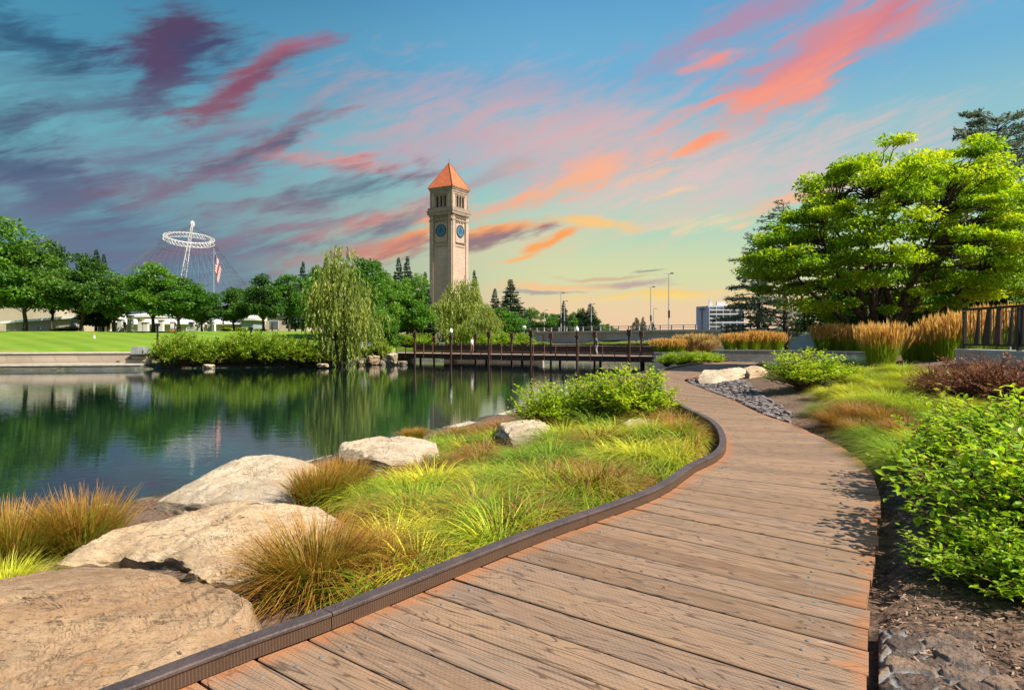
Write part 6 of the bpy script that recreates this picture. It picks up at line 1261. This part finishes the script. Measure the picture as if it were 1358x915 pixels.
# people: one continuous skinned body with clothes and hair as parts
def skin_mesh(name, verts, edges, radii, lvl=2):
    me = bpy.data.meshes.new(name); me.from_pydata(verts, edges, []); o = bpy.data.objects.new(name, me); scn.collection.objects.link(o)
    md = o.modifiers.new('s', 'SKIN'); sl = me.skin_vertices[0].data
    for v, r_ in zip(sl, radii): v.radius = r_ if hasattr(r_, '__len__') else (r_, r_)
    sl[0].use_root = True; o.modifiers.new('u', 'SUBSURF').levels = lvl
    dg = bpy.context.evaluated_depsgraph_get(); nm = bpy.data.meshes.new_from_object(o.evaluated_get(dg)); bpy.data.objects.remove(o); return nm
V_ = [(0, 0, .95), (0, 0, 1.12), (0, 0, 1.32), (0, 0, 1.45), (0, -.01, 1.54), (0, -.02, 1.64), (0, -.02, 1.70),
      (.18, 0, 1.41), (.24, .02, 1.14), (.25, -.06, .90), (.25, -.09, .82), (-.18, 0, 1.41), (-.24, .03, 1.14), (-.25, .0, .90), (-.25, -.02, .82),
      (.09, -.02, .88), (.10, -.10, .50), (.10, -.02, .10), (.10, -.16, .05), (-.09, .02, .88), (-.10, .06, .50), (-.10, .20, .12), (-.10, .08, .05)]
E_ = [(0, 1), (1, 2), (2, 3), (3, 4), (4, 5), (5, 6), (2, 7), (7, 8), (8, 9), (9, 10), (2, 11), (11, 12), (12, 13), (13, 14), (0, 15), (15, 16), (16, 17), (17, 18), (0, 19), (19, 20), (20, 21), (21, 22)]
RD2 = [(.14, .10), (.125, .09), (.16, .10), (.07, .07), (.055, .06), (.085, .10), (.07, .08), .055, .042, .032, .038, .055, .042, .032, .038, .09, .058, .038, .04, .09, .058, .038, .04]
body_me = skin_mesh('person_body', V_, E_, RD2)
sh_me = skin_mesh('person_shirt', [V_[i] for i in (0, 1, 2, 3, 7, 8, 11, 12)], [(0, 1), (1, 2), (2, 3), (2, 4), (4, 5), (2, 6), (6, 7)], [(.165, .125), (.15, .115), (.185, .125), (.085, .08), .075, .065, .075, .065])
tr_me = skin_mesh('person_trousers', [V_[i] for i in (0, 15, 16, 17, 19, 20, 21)], [(0, 1), (1, 2), (2, 3), (0, 4), (4, 5), (5, 6)], [(.16, .12), .11, .078, .06, .11, .078, .06])
hr_me = skin_mesh('person_hair', [(0, .02, 1.62), (0, .01, 1.70), (0, -.02, 1.735)], [(0, 1), (1, 2)], [(.085, .08), (.098, .11), (.075, .085)])
MSK = M_plain('skin', (.45, .26, .18), .6, 0, .05); MHR = M_plain('hair', (.05, .03, .02), .8)
def person(x, y, z, rz, shirt, trou, label, s=1.0, rx=0):
    r = empty('person', (x, y, z), rz, label, 'person'); r.scale = (s, s, s)
    for nm_, me, mt in (('body', body_me, MSK), ('shirt', sh_me, shirt), ('trousers', tr_me, trou), ('hair', hr_me, MHR)):
        me = me.copy(); me.materials.clear(); me.materials.append(mt); me.polygons.foreach_set('use_smooth', np.ones(len(me.polygons), bool)); o = bpy.data.objects.new(nm_, me); scn.collection.objects.link(o); o.parent = r
    return r
MBC = M_plain('cloth_black', (.015, .015, .018), .9); MWC = M_plain('cloth_white', (.75, .73, .70), .9); MTC = M_plain('cloth_tan', (.40, .28, .2), .9); MBU = M_plain('cloth_blue', (.08, .14, .30), .9)
pb = FA + FD * t_at(626, 1.9) + FN * 1.9; person(pb[0], pb[1], ZD, 1.2, MWC, MTC, 'person in a white top and tan trousers walking on the footbridge')
pb = FA + FD * t_at(791, 2.1) + FN * 2.1; person(pb[0], pb[1], ZD, -1.2, MBU, MWC, 'person in a blue top and white trousers on the footbridge near the right masts')
x, y, z = gdist(165.5, 99); person(x, y, z, 1.4, MBC, MBC, 'person dressed in black standing by the pillars beyond the lawn', .95)
x, y, z = gdist(296, 97); person(x, y, z, -1.4, MBC, MBC, 'person dressed in black walking right of the flagpole', .95)

# ------------------------------------------------------------------ right side: planters and railing
def wallseg(name, p0, p1, z0, z1, th, mat, label, cap=None):
    p0, p1 = np.array(p0), np.array(p1); c = (p0 + p1) / 2; L_ = float(np.linalg.norm(p1 - p0)); r = empty(name, (c[0], c[1], 0), math.atan2(*(p1 - p0)[::-1]), label, 'planter wall')
    m = MB(); m.box((0, 0, (z0 + z1) / 2 - .03), (L_, th, z1 - z0 - .06)); m.build('wall', mat, r)
    m = MB(); m.box((0, 0, z1 - .03), (L_ + .04, th + .05, .06)); m.build('coping', cap or mat, r); return r
A2 = lambda px, d: AT(px, 400, d)[:2]
wallseg('planter_wall', A2(868, 47), A2(960, 45), -.9, .45, .35, M_concg, 'dark grey planter wall at the right end of the footbridge')
wallseg('planter_wall', A2(946, 42), A2(1062, 40), -.3, .72, .35, M_concg, 'grey planter wall under the orange reed grass row', M_concg)
wallseg('planter_wall', A2(1066, 28.5), A2(1185, 26.2), .1, .92, .3, M_concg, 'grey low wall under the reed grass before the broad tree', M_concg)
s0, s1 = np.array(A2(1278, 18.8)), np.array([12.1, 14.6]); M_seat = M_plain('seat_wall_concrete', (.50, .50, .50), .8, 0, .12, 3, .3, 30, .005)
wallseg('seat_wall', s0, s1, .1, 1.17, .45, M_seat, 'pale grey seat wall under the dark railing, half hidden by reddish shrubs')
rl = empty('plate_railing', (s0[0], s0[1], 1.17), math.atan2(*(s1 - s0)[::-1]), 'dark steel railing with leaning wedge plates on the pale seat wall', 'railing'); RLn = float(np.linalg.norm(s1 - s0))
hh = (HOR - 411) / F * 18.8 + CH - 1.17
m = MB(); m.box((RLn / 2, 0, hh), (RLn, .07, .06)); m.build('top_rail', MBLK, rl); m = MB(); m.box((RLn / 2, 0, .12), (RLn, .06, .05)); m.build('bottom_rail', MBLK, rl)
for x in (.04, RLn * .55, RLn - .04): m = MB(); m.box((x, 0, hh / 2 - .02), (.08, .08, hh - .04)); m.build('post', MBLK, rl)
rr_ = random.Random(4); x = .2
def sx(px): # distance along the rail seen at this column
    k = (px - 679) / F; dd = unit(s1 - s0); return (s0[0] - k * s0[1]) / (k * dd[1] - dd[0])
plates = [((1297.8, 1298.8), (1292.5, 1298.3)), ((1309.5, 1314), (1302.3, 1313.4)), ((1322.6, 1327.5), (1318.7, 1327)), ((1342.3, 1343.2), (1336.4, 1341.9)), ((1349.3, 1350.0), (1347.5, 1352)), ((1355, 1358), (1353, 1357)), ((1364, 1366), (1360, 1366)), ((1372, 1376), (1368, 1375))]
for (a, b), (c, d) in plates:
    m = MB(); xs_ = [sx(c), sx(d), sx(b), sx(a)]; zs = [.14, .14, hh - .03, hh - .03]
    m.add([(x_, y_, z_) for y_ in (-.02, .02) for x_, z_ in zip(xs_, zs)], [(0, 1, 2, 3), (7, 6, 5, 4), (0, 4, 5, 1), (1, 5, 6, 2), (2, 6, 7, 3), (3, 7, 4, 0)]); m.build('plate', MST if abs(c - 1318.7) < 1 else MBLK, rl)
for px in (1287.5, 1292, 1302, 1318, 1331, 1334.5, 1346, 1361): m = MB(); m.tube([(sx(px), .0, .13), (sx(px + rr_.uniform(-.8, .8)), 0, hh - .02)], .012, 5); m.build('rod', MBLK, rl)
s2, s3 = s0 + np.array([1.6, .5]), s1 + np.array([2.6, .6])
rl2 = empty('plain_railing', (s2[0], s2[1], 1.17), math.atan2(*(s3 - s2)[::-1]), 'second railing behind the dark wedge plates, with a grey top bar', 'railing'); L2 = float(np.linalg.norm(s3 - s2))
m = MB(); m.box((L2 / 2, 0, hh - .02), (L2, .05, .05)); m.build('top_rail', MGAL, rl2)
for x in np.linspace(.05, L2 - .05, 5): m = MB(); m.box((x, 0, hh / 2 - .5), (.04, .04, hh + .9)); m.build('post', MGAL, rl2)
